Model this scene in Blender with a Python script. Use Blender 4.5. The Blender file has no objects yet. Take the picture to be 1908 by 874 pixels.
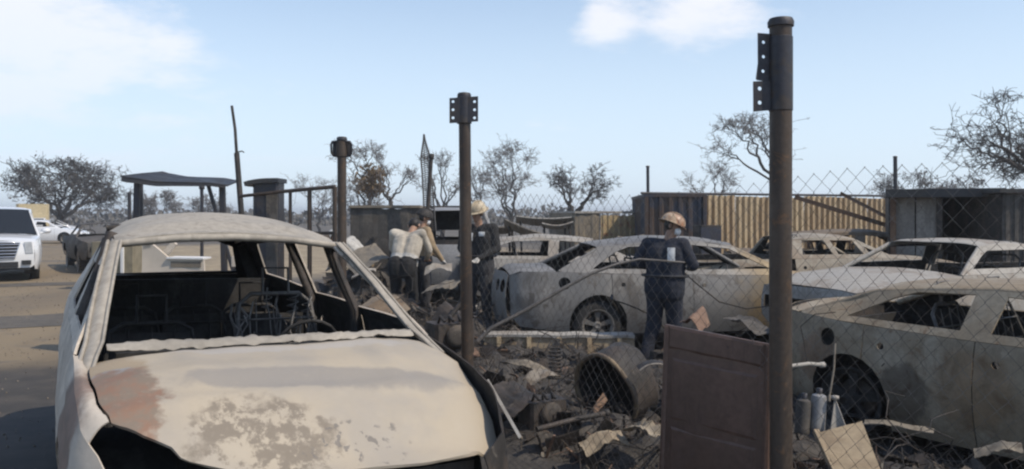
import bpy, bmesh, math, random
from mathutils import Vector, Matrix, noise, Euler, geometry
R = math.radians
scn = bpy.context.scene
COL = scn.collection
# ------------------------------------------------------------------ camera, sky, sun, exposure
EYE = 1.67
cam = bpy.data.cameras.new('camera'); camo = bpy.data.objects.new('camera', cam); COL.objects.link(camo)
camo.location = (0, 0, EYE); camo.rotation_euler = (R(90), 0, 0)
cam.sensor_width = 36; cam.lens = 36*1500/1908; cam.shift_y = -37/1908
cam.clip_start = .05; cam.clip_end = 5000
scn.camera = camo
SUN_EL, SUN_DIR = 50, Vector((.90, -.42))
sd = SUN_DIR.normalized()*math.cos(R(SUN_EL)); SUNV = Vector((sd.x, sd.y, math.sin(R(SUN_EL))))
sl = bpy.data.lights.new('sun', 'SUN'); sl.energy = 3.05; sl.angle = R(.6); sl.color = (1, .89, .74)
slo = bpy.data.objects.new('sun', sl); COL.objects.link(slo)
slo.rotation_euler = SUNV.to_track_quat('Z', 'Y').to_euler()
scn.view_settings.view_transform = 'Standard'; scn.view_settings.look = 'None'
scn.view_settings.exposure = .18; scn.view_settings.gamma = 1
scn.cycles.filter_width = 2.3

def build_world():
    w = bpy.data.worlds.new('World'); scn.world = w; w.use_nodes = True
    t = w.node_tree; n = t.nodes; L = t.links.new
    bg = n['Background']; bg.inputs['Strength'].default_value = .15
    sky = n.new('ShaderNodeTexSky'); sky.sky_type = 'NISHITA'; sky.sun_disc = False
    sky.sun_elevation = R(SUN_EL); sky.sun_rotation = math.atan2(SUNV.x, SUNV.y)
    sky.air_density = 1.0; sky.dust_density = .6; sky.ozone_density = 1.0
    tc = n.new('ShaderNodeTexCoord')
    # clouds: noise on the view direction, flattened like a layer, plus two denser banks
    sep = n.new('ShaderNodeSeparateXYZ'); L(tc.outputs['Generated'], sep.inputs[0])
    add = n.new('ShaderNodeMath'); add.operation = 'ADD'; add.inputs[1].default_value = .22; L(sep.outputs[2], add.inputs[0])
    dx = n.new('ShaderNodeMath'); dx.operation = 'DIVIDE'; L(sep.outputs[0], dx.inputs[0]); L(add.outputs[0], dx.inputs[1])
    dy = n.new('ShaderNodeMath'); dy.operation = 'DIVIDE'; L(sep.outputs[1], dy.inputs[0]); L(add.outputs[0], dy.inputs[1])
    cb = n.new('ShaderNodeCombineXYZ'); L(dx.outputs[0], cb.inputs[0]); L(dy.outputs[0], cb.inputs[1])
    nz = n.new('ShaderNodeTexNoise'); nz.inputs['Scale'].default_value = 2.6; nz.inputs['Detail'].default_value = 7
    nz.inputs['Roughness'].default_value = .62; L(cb.outputs[0], nz.inputs['Vector'])
    def bank(px, py, rad, amt):
        d = Vector(((px-954)/1500, 1, (400-py)/1500)).normalized()
        sub = n.new('ShaderNodeVectorMath'); sub.operation = 'DISTANCE'; sub.inputs[1].default_value = d
        L(tc.outputs['Generated'], sub.inputs[0])
        mr = n.new('ShaderNodeMapRange'); mr.interpolation_type = 'SMOOTHSTEP'
        mr.inputs['From Min'].default_value = rad; mr.inputs['From Max'].default_value = 0
        mr.inputs['To Max'].default_value = amt; L(sub.outputs['Value'], mr.inputs['Value']); return mr.outputs[0]
    cur = nz.outputs['Fac']
    for b in ((20, 50, .15, .38), (310, 66, .075, .26), (190, 108, .05, .2), (1125, 30, .06, .30), (1330, 12, .13, .36), (60, 330, .3, .12), (560, 350, .28, .1), (1500, 250, .3, -.08), (700, 80, .28, -.12)):
        a = n.new('ShaderNodeMath'); a.operation = 'ADD'; L(cur, a.inputs[0]); L(bank(*b), a.inputs[1]); cur = a.outputs[0]
    rp = n.new('ShaderNodeValToRGB'); rp.color_ramp.elements[0].position = .555; rp.color_ramp.elements[1].position = .86
    rp.color_ramp.elements[1].color = (.82, .82, .82, 1); rp.color_ramp.interpolation = 'EASE'
    L(cur, rp.inputs[0])
    up = n.new('ShaderNodeMapRange'); up.inputs['From Min'].default_value = 0; up.inputs['From Max'].default_value = .06; L(sep.outputs[2], up.inputs['Value'])
    mu = n.new('ShaderNodeMath'); mu.operation = 'MULTIPLY'; L(rp.outputs[0], mu.inputs[0]); L(up.outputs[0], mu.inputs[1])
    mx = n.new('ShaderNodeMix'); mx.data_type = 'RGBA'; L(mu.outputs[0], mx.inputs[0]); L(sky.outputs[0], mx.inputs[6])
    mx.inputs[7].default_value = (6.9, 6.4, 6.3, 1)
    # pale moisture low down, everywhere round the horizon
    hz = n.new('ShaderNodeMapRange'); hz.interpolation_type = 'SMOOTHSTEP'
    hz.inputs['From Min'].default_value = .46; hz.inputs['From Max'].default_value = -.02; hz.inputs['To Max'].default_value = .88
    L(sep.outputs[2], hz.inputs['Value'])
    m2 = n.new('ShaderNodeMix'); m2.data_type = 'RGBA'; L(hz.outputs[0], m2.inputs[0]); L(mx.outputs[2], m2.inputs[6])
    m2.inputs[7].default_value = (4.45, 5.3, 6.3, 1)
    L(m2.outputs[2], bg.inputs['Color'])
build_world()

# ------------------------------------------------------------------ helpers
def P(px, py, d): return Vector(((px-954)/1500*d, d, EYE-(py-400)/1500*d))
def GD(py): return EYE*1500/(py-400)
def lerp(a, b, t): return a+(b-a)*t
def itp(pts, x):
    if x <= pts[0][0]: return pts[0][1]
    for (a, b), (c, d) in zip(pts, pts[1:]):
        if x <= c:
            t = (x-a)/(c-a); t2 = t*t*(3-2*t); t = .5*t+.5*t2
            return b+(d-b)*t
    return pts[-1][1]
def nz3(x, y, z, s=1): return noise.noise(Vector((x*s, y*s, z*s)))

def inpoly(x, y, poly):
    c = False; j = len(poly)-1
    for i in range(len(poly)):
        xi, yi = poly[i]; xj, yj = poly[j]
        if (yi > y) != (yj > y) and x < (xj-xi)*(y-yi)/(yj-yi)+xi: c = not c
        j = i
    return c
def circ(cx, cy, r, n=20, a0=0): return [(cx+r*math.cos(a0+2*math.pi*i/n), cy+r*math.sin(a0+2*math.pi*i/n)) for i in range(n)]

class MB:
    def __init__(s): s.v = []; s.f = []; s.m = []; s.sm = []
    def add(s, vs, fs, mat=0, smooth=False):
        o = len(s.v); s.v += [tuple(v) for v in vs]
        for f in fs: s.f.append(tuple(i+o for i in f)); s.m.append(mat); s.sm.append(smooth)
    def box(s, c, size, rot=(0, 0, 0), mat=0, M=None):
        hx, hy, hz = size[0]/2, size[1]/2, size[2]/2
        b = min(hx, hy, hz)*.18
        m = M if M is not None else Matrix.Translation(c) @ Euler(rot).to_matrix().to_4x4()
        # chamfered on the vertical edges
        ring = [(-hx+b, -hy), (hx-b, -hy), (hx, -hy+b), (hx, hy-b), (hx-b, hy), (-hx+b, hy), (-hx, hy-b), (-hx, -hy+b)]
        vs = [m @ Vector((x, y, -hz)) for x, y in ring]+[m @ Vector((x, y, hz)) for x, y in ring]
        fs = [tuple(range(7, -1, -1)), tuple(range(8, 16))]+[(i, (i+1) % 8, 8+(i+1) % 8, 8+i) for i in range(8)]
        s.add(vs, fs, mat)
    def beam(s, a, b, w, h, mat=0):
        a, b = Vector(a), Vector(b); d = b-a
        q = d.to_track_quat('Z', 'Y').to_matrix().to_4x4()
        s.box(None, (w, h, d.length), mat=mat, M=Matrix.Translation((a+b)/2) @ q)
    def tube(s, pts, rad, n=6, mat=0, smooth=True, cap=True):
        pts = [Vector(p) for p in pts]
        if not hasattr(rad, '__len__'): rad = [rad]*len(pts)
        vs = []; up = None
        for i, p in enumerate(pts):
            d = (pts[min(i+1, len(pts)-1)]-pts[max(i-1, 0)])
            if d.length < 1e-9: d = Vector((0, 0, 1))
            d.normalize()
            if up is None: up = d.orthogonal().normalized()
            up = (up-d*up.dot(d))
            up = up.normalized() if up.length > 1e-6 else d.orthogonal().normalized()
            sdv = d.cross(up)
            for k in range(n):
                a = 2*math.pi*k/n; vs.append(p+(up*math.cos(a)+sdv*math.sin(a))*rad[i])
        fs = []
        for i in range(len(pts)-1):
            for k in range(n):
                k2 = (k+1) % n; fs.append((i*n+k, i*n+k2, (i+1)*n+k2, (i+1)*n+k))
        s.add(vs, fs, mat, smooth)
        if cap:
            L = len(pts)-1
            s.add(vs[:n][::-1], [tuple(range(n))], mat); s.add(vs[L*n:], [tuple(range(n))], mat)
    def lathe(s, prof, M, n=24, mat=0, smooth=True):
        vs = []
        for r, h in prof:
            for k in range(n):
                a = 2*math.pi*k/n; vs.append(M @ Vector((r*math.cos(a), r*math.sin(a), h)))
        fs = []
        for i in range(len(prof)-1):
            for k in range(n):
                k2 = (k+1) % n; fs.append((i*n+k, i*n+k2, (i+1)*n+k2, (i+1)*n+k))
        s.add(vs, fs, mat, smooth)
    def grid(s, fn, nu, nv, mat=0, smooth=True, th=0, flip=False):
        vs = [Vector(fn(i/nu, j/nv)) for j in range(nv+1) for i in range(nu+1)]
        fs = []
        for j in range(nv):
            for i in range(nu):
                a = j*(nu+1)+i; q = (a, a+1, a+nu+2, a+nu+1); fs.append(q[::-1] if flip else q)
        if th: s.shell(vs, fs, th, mat, mat, smooth)
        else: s.add(vs, fs, mat, smooth)
    def shell(s, vs, fs, th, mat=0, mback=0, smooth=True):
        nrm = [Vector() for _ in vs]
        for f in fs:
            nn = (vs[f[1]]-vs[f[0]]).cross(vs[f[2]]-vs[f[0]])
            for i in f: nrm[i] += nn
        bk = [v-n.normalized()*th if n.length > 0 else v for v, n in zip(vs, nrm)]
        s.add(vs, fs, mat, smooth); s.add(bk, [f[::-1] for f in fs], mback, smooth)
        ed = {}
        for f in fs:
            for a, b in zip(f, f[1:]+f[:1]):
                ed[(a, b)] = 1
        o = len(vs); rim = [(b, a, o+a, o+b) for (a, b) in ed if (b, a) not in ed]
        used = sorted({i for q in rim for i in q}); mp = {u: k for k, u in enumerate(used)}
        allv = vs+bk
        s.add([allv[u] for u in used], [tuple(mp[i] for i in q) for q in rim], mat)
    def panel(s, inside, outside, fn, sp, th=.004, mat=0, mback=0, flip=False):
        """Curved sheet: 2D region (inside all polygons of `inside`, outside all of `outside`) mapped by fn(u, v)."""
        pv = []; pe = []
        def addpoly(poly):
            q = []
            for (a, b), (c, d) in zip(poly, poly[1:]+poly[:1]):
                n = max(1, int(math.ceil(math.hypot(c-a, d-b)/sp)))
                q += [(a+(c-a)*k/n, b+(d-b)*k/n) for k in range(n)]
            o = len(pv); pv.extend(q); pe.extend([(o+i, o+(i+1) % len(q)) for i in range(len(q))]); return q
        for p in list(inside)+list(outside): addpoly(p)
        u0 = max(min(a for a, b in p) for p in inside); u1 = min(max(a for a, b in p) for p in inside)
        v0 = max(min(b for a, b in p) for p in inside); v1 = min(max(b for a, b in p) for p in inside)
        bnd = list(pv)
        iv = 0; v = v0+sp*.5
        while v < v1:
            u = u0+sp*(.5+.5*(iv % 2))
            while u < u1:
                if all(inpoly(u, v, p) for p in inside) and not any(inpoly(u, v, p) for p in outside):
                    if all((a-u)**2+(b-v)**2 > (sp*.45)**2 for a, b in bnd): pv.append((u, v))
                u += sp
            v += sp*.9; iv += 1
        r = geometry.delaunay_2d_cdt([Vector(p) for p in pv], pe, [], 0, 1e-5)
        vv, ff = r[0], r[2]
        keep = []
        for f in ff:
            cx = sum(vv[i].x for i in f)/len(f); cy = sum(vv[i].y for i in f)/len(f)
            if all(inpoly(cx, cy, p) for p in inside) and not any(inpoly(cx, cy, p) for p in outside):
                keep.append(tuple(f)[::-1] if flip else tuple(f))
        used = sorted({i for f in keep for i in f}); mp = {u: k for k, u in enumerate(used)}
        vs = [Vector(fn(vv[u].x, vv[u].y)) for u in used]
        s.shell(vs, [tuple(mp[i] for i in f) for f in keep], th, mat, mback)
    def build(s, name, mats, parent=None, loc=None):
        me = bpy.data.meshes.new(name); me.from_pydata(s.v, [], s.f)
        if not isinstance(mats, (list, tuple)): mats = [mats]
        for m in mats:
            if m: me.materials.append(m)
        me.polygons.foreach_set('material_index', s.m); me.polygons.foreach_set('use_smooth', s.sm); me.update()
        o = bpy.data.objects.new(name, me); COL.objects.link(o)
        if parent: o.parent = parent
        if loc is not None: o.location = loc
        return o

def tag(o, label=None, cat=None, group=None, kind=None):
    if label: o['label'] = label
    if cat: o['category'] = cat
    if group: o['group'] = group
    if kind: o['kind'] = kind
    return o
def thing(name, label, cat, loc=(0, 0, 0), rot=(0, 0, 0), group=None, scale=None):
    o = bpy.data.objects.new(name, None); COL.objects.link(o); o.location = loc
    o.rotation_euler = rot if hasattr(rot, '__len__') else (0, 0, rot); o.empty_display_size = .1
    if scale: o.scale = (scale,)*3 if not hasattr(scale, '__len__') else scale
    return tag(o, label, cat, group)
def copy_tree(o, parent=None):
    c = o.copy(); COL.objects.link(c)
    if parent: c.parent = parent
    for ch in list(o.children): copy_tree(ch, c)
    return c
def finish(mesh_obj, angle=40):
    mesh_obj.data.set_sharp_from_angle(angle=R(angle)); return mesh_obj

# ------------------------------------------------------------------ materials
class NT:
    def __init__(s, name):
        s.mat = bpy.data.materials.new(name); s.mat.use_nodes = True
        s.t = s.mat.node_tree; s.n = s.t.nodes; s.L = s.t.links.new; s.b = s.n['Principled BSDF']
        tc = s.n.new('ShaderNodeTexCoord'); oi = s.n.new('ShaderNodeObjectInfo')
        m = s.n.new('ShaderNodeMath'); m.operation = 'MULTIPLY'; m.inputs[1].default_value = 13.0; s.L(oi.outputs['Random'], m.inputs[0])
        a = s.n.new('ShaderNodeVectorMath'); a.operation = 'ADD'; s.L(tc.outputs['Object'], a.inputs[0]); s.L(m.outputs[0], a.inputs[1])
        s.co = a.outputs[0]; s.obj = tc.outputs['Object']; s.rnd = oi.outputs['Random']
    def noise(s, scale, detail=5, rough=.6, stretch=None, co=None, dist=0):
        x = s.n.new('ShaderNodeTexNoise'); x.inputs['Scale'].default_value = scale; x.inputs['Detail'].default_value = detail
        x.inputs['Roughness'].default_value = rough; x.inputs['Distortion'].default_value = dist
        c = co or s.co
        if stretch:
            mp = s.n.new('ShaderNodeMapping'); mp.inputs['Scale'].default_value = stretch; s.L(c, mp.inputs['Vector']); c = mp.outputs[0]
        s.L(c, x.inputs['Vector']); return x.outputs['Fac']
    def ramp(s, v, a, b, lo=0, hi=1):
        r = s.n.new('ShaderNodeMapRange'); r.interpolation_type = 'SMOOTHSTEP'
        r.inputs['From Min'].default_value = a; r.inputs['From Max'].default_value = b
        r.inputs['To Min'].default_value = lo; r.inputs['To Max'].default_value = hi; s.L(v, r.inputs['Value']); return r.outputs[0]
    def mix(s, f, a, b):
        x = s.n.new('ShaderNodeMix'); x.data_type = 'RGBA'
        for v, k in ((f, 0), (a, 6), (b, 7)):
            if hasattr(v, 'is_linked') or hasattr(v, 'node'): s.L(v, x.inputs[k])
            elif k: x.inputs[k].default_value = (*v, 1)
            else: x.inputs[k].default_value = v
        return x.outputs[2]
    def math(s, op, a, b):
        x = s.n.new('ShaderNodeMath'); x.operation = op
        for v, k in ((a, 0), (b, 1)):
            if hasattr(v, 'node'): s.L(v, x.inputs[k])
            else: x.inputs[k].default_value = v
        return x.outputs[0]
    def near(s, p, r, wob=.0, sc=8, stretch=(1, 1, 1)):
        """1 near local point p, 0 beyond r; edge broken by noise (stains, and some shading put into the colour)."""
        mp = s.n.new('ShaderNodeVectorMath'); mp.operation = 'SUBTRACT'; s.L(s.obj, mp.inputs[0]); mp.inputs[1].default_value = p
        ml = s.n.new('ShaderNodeVectorMath'); ml.operation = 'MULTIPLY'; s.L(mp.outputs[0], ml.inputs[0]); ml.inputs[1].default_value = stretch
        ln = s.n.new('ShaderNodeVectorMath'); ln.operation = 'LENGTH'; s.L(ml.outputs[0], ln.inputs[0])
        d = s.math('ADD', ln.outputs['Value'], s.math('MULTIPLY', s.math('SUBTRACT', s.noise(sc, 6, .65), .5), wob))
        return s.ramp(d, r, r*.7)
    def done(s, col, rough=.7, metal=0, bump=None, bstr=.3, bdist=.01):
        if hasattr(col, 'node'): s.L(col, s.b.inputs['Base Color'])
        else: s.b.inputs['Base Color'].default_value = (*col, 1)
        if hasattr(rough, 'node'): s.L(rough, s.b.inputs['Roughness'])
        else: s.b.inputs['Roughness'].default_value = rough
        s.b.inputs['Metallic'].default_value = metal
        if bump is not None:
            bp = s.n.new('ShaderNodeBump'); bp.inputs['Strength'].default_value = bstr; bp.inputs['Distance'].default_value = bdist
            s.L(bump, bp.inputs['Height']); s.L(bp.outputs[0], s.b.inputs['Normal'])
        return s.mat

def burnt(name, c1, c2, c3, scale=2.5, t2=.5, t3=.62, rough=.75, metal=0, bstr=.25, fine=30, streak=None, soft=.05, patch=()):
    t = NT(name)
    n1 = t.noise(scale, 6, .6, dist=.4, stretch=streak); n2 = t.noise(scale*2.7, 8, .7, dist=.8); n3 = t.noise(fine, 4, .6)
    c = t.mix(t.ramp(n1, t2-soft, t2+soft), c1, c2)
    c = t.mix(t.ramp(n2, t3-.04, t3+.05), c, c3)
    st = t.noise(3.2, 5, .7, (2.6, 2.6, .55), dist=1.2)
    c = t.mix(t.ramp(st, .54, .60, 0, .42), c, tuple(x*.45+y*.3 for x, y in zip(c1, c3)))
    c = t.mix(t.ramp(t.noise(scale*5.5, 6, .7), .60, .63, 0, .35), c, tuple(min(1, x*1.3) for x in c2))
    d = t.mix(t.ramp(n3, .3, .7, 0, .4), c, tuple(x*.5 for x in c1))
    for p_, r_, c_, w_ in patch: d = t.mix(t.math('MULTIPLY', t.near(p_, r_, r_*1.1, 5), w_), d, t.mix(t.ramp(n2, .4, .6), c_, tuple(x*.6 for x in c_)))
    return t.done(d, t.ramp(n2, .3, .7, rough-.12, min(1, rough+.15)), metal, t.math('ADD', n2, t.math('MULTIPLY', n3, .3)), bstr)

M = {}
M['soot'] = burnt('soot', (.022, .021, .02), (.045, .042, .04), (.085, .075, .065), 4, .55, .66, .85)
M['soot2'] = burnt('sooty_steel', (.04, .036, .033), (.075, .06, .05), (.16, .14, .12), 5, .5, .64, .7, .2)
M['springs'] = burnt('seat_spring', (.22, .21, .20), (.14, .13, .12), (.09, .075, .065), 6, .5, .64, .6, .3)
M['seatwire'] = burnt('seat_wire', (.10, .095, .09), (.16, .15, .14), (.06, .055, .05), 6, .5, .64, .6, .3)
M['post'] = burnt('weathered_post', (.088, .066, .05), (.055, .042, .034), (.16, .095, .055), 5, .5, .60, .55, .35, .2, 45, (1, 1, .25))
M['plate'] = burnt('bracket_steel', (.05, .05, .058), (.07, .058, .05), (.10, .075, .055), 9, .55, .66, .5, .4)
M['galv'] = burnt('fence_wire', (.19, .18, .17), (.10, .085, .075), (.24, .23, .22), 3, .5, .66, .5, .5)
M['ash'] = burnt('ash_paint', (.40, .36, .30), (.31, .28, .235), (.17, .14, .115), 1.6, .55, .66, .7, 0, .2, 26)
M['flank'] = burnt('ash_flank', (.64, .56, .46), (.50, .43, .35), (.22, .18, .14), 2.2, .5, .62, .65, 0, .3, 20, (.6, 1, 1.6))
M['rustbrown'] = burnt('rust_brown', (.21, .13, .09), (.28, .18, .12), (.12, .08, .06), 4, .5, .6, .8)
M['silver'] = burnt('scorched_silver', (.30, .295, .29), (.36, .34, .31), (.20, .18, .16), 1.3, .56, .66, .5, .15, .12, 30)
def silvertan():
    t = NT('silver_to_tan'); n1 = t.noise(1.3, 6, .6, dist=.4); n2 = t.noise(4, 8, .7, dist=.6); n3 = t.noise(30, 4, .6)
    c = t.mix(t.ramp(n1, .42, .62), (.16, .156, .15), (.215, .205, .19))
    c = t.mix(t.ramp(n2, .56, .62), c, (.11, .098, .085)); c = t.mix(t.ramp(t.noise(2.6, 6, .7, (1, 1, .6), dist=1.0), .54, .60, 0, .6), c, (.09, .078, .066))
    tn = t.mix(t.ramp(n1, .4, .6), (.34, .25, .13), (.24, .175, .095)); tn = t.mix(t.ramp(n2, .56, .66), tn, (.22, .19, .14))
    c = t.mix(t.near((4.25, -.6, .75), 1.5, 1.1, 1.6), c, tn)
    return t.done(t.mix(t.ramp(n3, .4, .8, 0, .25), c, (.12, .11, .10)), .6, .05, n2, .12)
M['silvertan'] = silvertan()
M['tanrust'] = burnt('tan_scorched', (.44, .34, .20), (.34, .24, .13), (.30, .27, .22), 2.2, .55, .64, .75, 0, .15)
M['greyburnt'] = burnt('grey_burnt', (.285, .228, .155), (.35, .295, .215), (.215, .14, .085), 2.1, .52, .60, .72, .05, .2, 24, patch=[((2.0, -.88, .55), .30, (.27, .18, .10), .6), ((2.9, -.88, .5), .35, (.24, .165, .10), .45), ((.8, -.8, .6), .22, (.20, .11, .06), .6), ((1.5, -.88, .42), .25, (.08, .065, .05), .7)])
M['brownburnt'] = burnt('brown_burnt', (.17, .12, .075), (.20, .16, .115), (.10, .08, .065), 2.4, .5, .6, .75, 0, .2)
M['pale'] = burnt('pale_ash_metal', (.38, .355, .315), (.29, .25, .205), (.22, .18, .15), 2, .55, .64, .75, 0, .2)
M['darkbody'] = burnt('dark_burnt', (.075, .068, .06), (.12, .105, .088), (.07, .055, .045), 2.6, .5, .6, .75)
M['wagon'] = burnt('tan_burnt', (.34, .30, .24), (.24, .19, .14), (.15, .11, .085), 2.2, .52, .62, .75)
M['alloy'] = burnt('alloy', (.25, .235, .215), (.17, .155, .14), (.09, .075, .065), 6, .55, .62, .5, .4)
M['canopy'] = burnt('canopy_metal', (.045, .046, .05), (.06, .056, .052), (.10, .09, .08), 1.4, .5, .66, .55, .3)
M['tansheet'] = burnt('tan_sheet', (.52, .40, .245), (.42, .30, .175), (.28, .18, .10), 1.0, .52, .64, .7, 0, .1, 14, (2.5, 2.5, .5))
M['container'] = burnt('dark_container', (.045, .05, .07), (.09, .058, .04), (.12, .085, .06), .9, .5, .62, .65, .1)
M['greywood'] = burnt('grey_board', (.20, .185, .165), (.26, .245, .22), (.11, .095, .08), 1.8, .5, .62, .85, 0, .2, 20, (3, 3, .4))
M['beam'] = burnt('rusted_beam', (.12, .07, .045), (.16, .10, .06), (.08, .055, .04), 3, .5, .6, .8)
M['doorpanel'] = burnt('brown_steel_panel', (.125, .075, .054), (.15, .088, .064), (.085, .055, .042), 2.0, .5, .66, .5, .1, .12, 30)
M['drumtan'] = burnt('tan_rim', (.22, .165, .10), (.13, .095, .065), (.15, .11, .08), 7, .5, .6, .75)
M['board'] = burnt('tan_board', (.37, .29, .19), (.30, .225, .145), (.20, .15, .10), 3, .52, .62, .85, 0, .2, 24, (1, 1, 4))
M['graytan'] = burnt('grey_tan', (.19, .165, .13), (.25, .21, .155), (.12, .095, .07), 2, .5, .6, .8)
M['debris'] = burnt('mixed_debris', (.06, .052, .045), (.11, .088, .068), (.21, .18, .145), 7, .52, .62, .85)
M['chips'] = burnt('pale_chips', (.24, .21, .17), (.15, .12, .09), (.36, .33, .285), 9, .5, .6, .85)
M['bark'] = burnt('charred_bark', (.05, .045, .042), (.085, .075, .068), (.12, .105, .09), 3, .5, .6, .9)
M['twig'] = burnt('scorched_twig', (.17, .155, .145), (.21, .19, .175), (.13, .115, .105), 1, .5, .6, .9)
M['brownleaf'] = burnt('scorched_leaf', (.22, .14, .06), (.16, .11, .055), (.10, .085, .05), 1.5, .5, .6, .9)
M['greyleaf'] = burnt('dull_leaf', (.105, .10, .09), (.15, .135, .115), (.085, .085, .07), 1.0, .5, .6, .9)
M['hose'] = burnt('grey_hose', (.10, .09, .08), (.15, .135, .12), (.12, .10, .085), 5, .5, .6, .6)

def simple(name, c, rough=.6, metal=0, var=.25, sc=12, bstr=.1, coat=0):
    t = NT(name); n = t.noise(sc, 5, .6)
    m = t.done(t.mix(t.ramp(n, .3, .7), c, tuple(x*(1-var) for x in c)), rough, metal, n, bstr)
    if coat: t.b.inputs['Coat Weight'].default_value = coat; t.b.inputs['Coat Roughness'].default_value = .05
    return m
M['glass'] = simple('dark_glass', (.02, .023, .027), .06, 0, .1, 2, 0); 
M['whitepaint'] = simple('white_paint', (.78, .79, .80), .25, 0, .05, 3, 0, .8)
M['chrome'] = simple('chrome', (.75, .75, .76), .14, 1, .1, 3, 0)
M['blackplastic'] = simple('black_plastic', (.02, .02, .022), .5)
M['lamp'] = simple('lamp_lens', (.62, .65, .68), .1, .3, .2, 20, 0)
M['rubber'] = simple('rubber', (.025, .024, .023), .85)
M['navy'] = simple('navy_cloth', (.022, .026, .040), .9, 0, .45, 14, .5)
M['black'] = simple('black_cloth', (.024, .023, .023), .9, 0, .4, 14, .4)
M['darkgrey'] = simple('charcoal_cloth', (.05, .05, .054), .9, 0, .4, 14, .4)
M['whitecloth'] = simple('pale_cloth', (.50, .48, .44), .9, 0, .25, 10, .4)
M['tancloth'] = simple('tan_cloth', (.33, .245, .15), .9, 0, .35, 10, .4)
M['creamcloth'] = simple('cream_cloth', (.56, .50, .41), .9, 0, .5, 4, .4)
M['skin'] = simple('skin', (.34, .20, .13), .55, 0, .15, 20, .05)
M['hair'] = simple('dark_hair', (.02, .016, .013), .6)
M['mask'] = simple('white_mask', (.75, .74, .72), .8, 0, .1)
M['helmet'] = burnt('tan_red_helmet', (.50, .36, .235), (.34, .16, .085), (.62, .57, .48), 5, .55, .60, .5, 0, .05)
M['helmet2'] = burnt('cream_helmet', (.55, .46, .32), (.45, .36, .24), (.62, .56, .46), 6, .5, .6, .5, 0, .05)
M['reflect'] = simple('reflective_patch', (.72, .72, .70), .4)
M['glove'] = simple('pale_glove', (.50, .47, .42), .85)
M['yellowbox'] = simple('buff_box', (.55, .45, .27), .7)
M['boot'] = simple('boot', (.03, .026, .023), .7)

def ground_mat():
    t = NT('ash_ground')
    n1 = t.noise(.22, 7, .6); n2 = t.noise(1.6, 8, .65); n3 = t.noise(14, 6, .7)
    c = t.mix(t.ramp(n1, .42, .6), (.14, .122, .098), (.085, .074, .063))
    c = t.mix(t.ramp(n2, .5, .66), c, (.055, .049, .044))
    c = t.mix(t.ramp(n3, .56, .7, 0, .7), c, (.23, .205, .17))
    # the burnt lot itself is sooty, round its middle
    c = t.mix(t.near((4.2, 6.5, 0), 7.5, 3.0, .5), c, t.mix(t.ramp(n3, .54, .7), t.mix(t.ramp(n2, .4, .6), (.055, .049, .044), (.038, .034, .031)), (.17, .15, .13)))
    # dry straw coloured ground farther off
    c = t.mix(t.near((-12, 34, 0), 15, 6, .3), c, t.mix(t.ramp(n2, .4, .6), (.34, .27, .175), (.24, .19, .125)))
    return t.done(c, .95, 0, t.math('ADD', n2, t.math('MULTIPLY', n3, .6)), .7, .03)
def road_mat():
    t = NT('dusty_asphalt')
    n1 = t.noise(.35, 6, .6, (1, .25, 1)); n2 = t.noise(2.2, 7, .65); n3 = t.noise(60, 4, .7)
    c = t.mix(t.ramp(n1, .38, .62), (.225, .172, .105), (.165, .128, .084))
    c = t.mix(t.ramp(n2, .55, .72, 0, .7), c, (.10, .09, .08))
    c = t.mix(t.ramp(n3, .45, .7, 0, .5), c, (.27, .205, .13))
    c = t.mix(t.ramp(t.noise(.16, 5, .5, (.3, 1.5, 1)), .56, .64, 0, .55), c, (.085, .078, .072))
    p = CW(1.2, -.8)       # soot round the wreck; its colour also deepens the car's shadow
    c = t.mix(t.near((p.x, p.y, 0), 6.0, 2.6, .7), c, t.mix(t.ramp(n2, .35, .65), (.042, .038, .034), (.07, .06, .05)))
    return t.done(c, .9, 0, n3, .35, .006)

# ------------------------------------------------------------------ setting: ground and road
YAW = .54
FW = Vector((math.sin(YAW), -math.cos(YAW), 0)); LT = Vector((math.cos(YAW), math.sin(YAW), 0))
CAR0 = Vector((-1.218, 3.88, 0))
def CW(along, lat, z=0): return CAR0-FW*along+LT*lat+Vector((0, 0, z))     # along = away down the road, lat = to the right

def build_ground():
    mb = MB(); S = 1200
    def g(u, v):
        # dense near the camera, coarse far away
        a = (u-.5)*2; b = (v-.5)*2
        x = math.copysign(abs(a)**3.5, a)*S; y = math.copysign(abs(b)**3.5, b)*S+8
        d = math.hypot(x, y-6)
        z = nz3(x, y, 0, .8)*.03*max(0, 1-d/60) - .03
        return (x, y, z)
    mb.grid(g, 120, 120); o = mb.build('ground', ground_mat()); tag(o, kind='structure')
    mb = MB()
    def r(u, v):
        al = -14+v**2*240; la = lerp(-9.5, 1.2, u)
        if u == 1: la += nz3(al, 0, 3, 1.3)*.25
        p = CW(al, la); return (p.x, p.y, .012+.02*math.sin(math.pi*u))
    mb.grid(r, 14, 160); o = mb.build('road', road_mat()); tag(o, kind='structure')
    # dark strips across the road: a shadow band put into the colour
    pm = burnt('shadow_asphalt', (.10, .088, .072), (.13, .112, .09), (.16, .135, .10), 3, .5, .62, .9, 0, .2, 60)
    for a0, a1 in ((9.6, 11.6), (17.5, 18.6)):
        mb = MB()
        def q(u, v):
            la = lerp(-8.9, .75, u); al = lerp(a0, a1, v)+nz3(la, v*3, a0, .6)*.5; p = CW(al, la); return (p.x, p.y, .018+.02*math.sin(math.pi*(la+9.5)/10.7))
        mb.grid(q, 24, 6); tag(mb.build('shadow_strip', pm), kind='structure')
build_ground()
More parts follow.
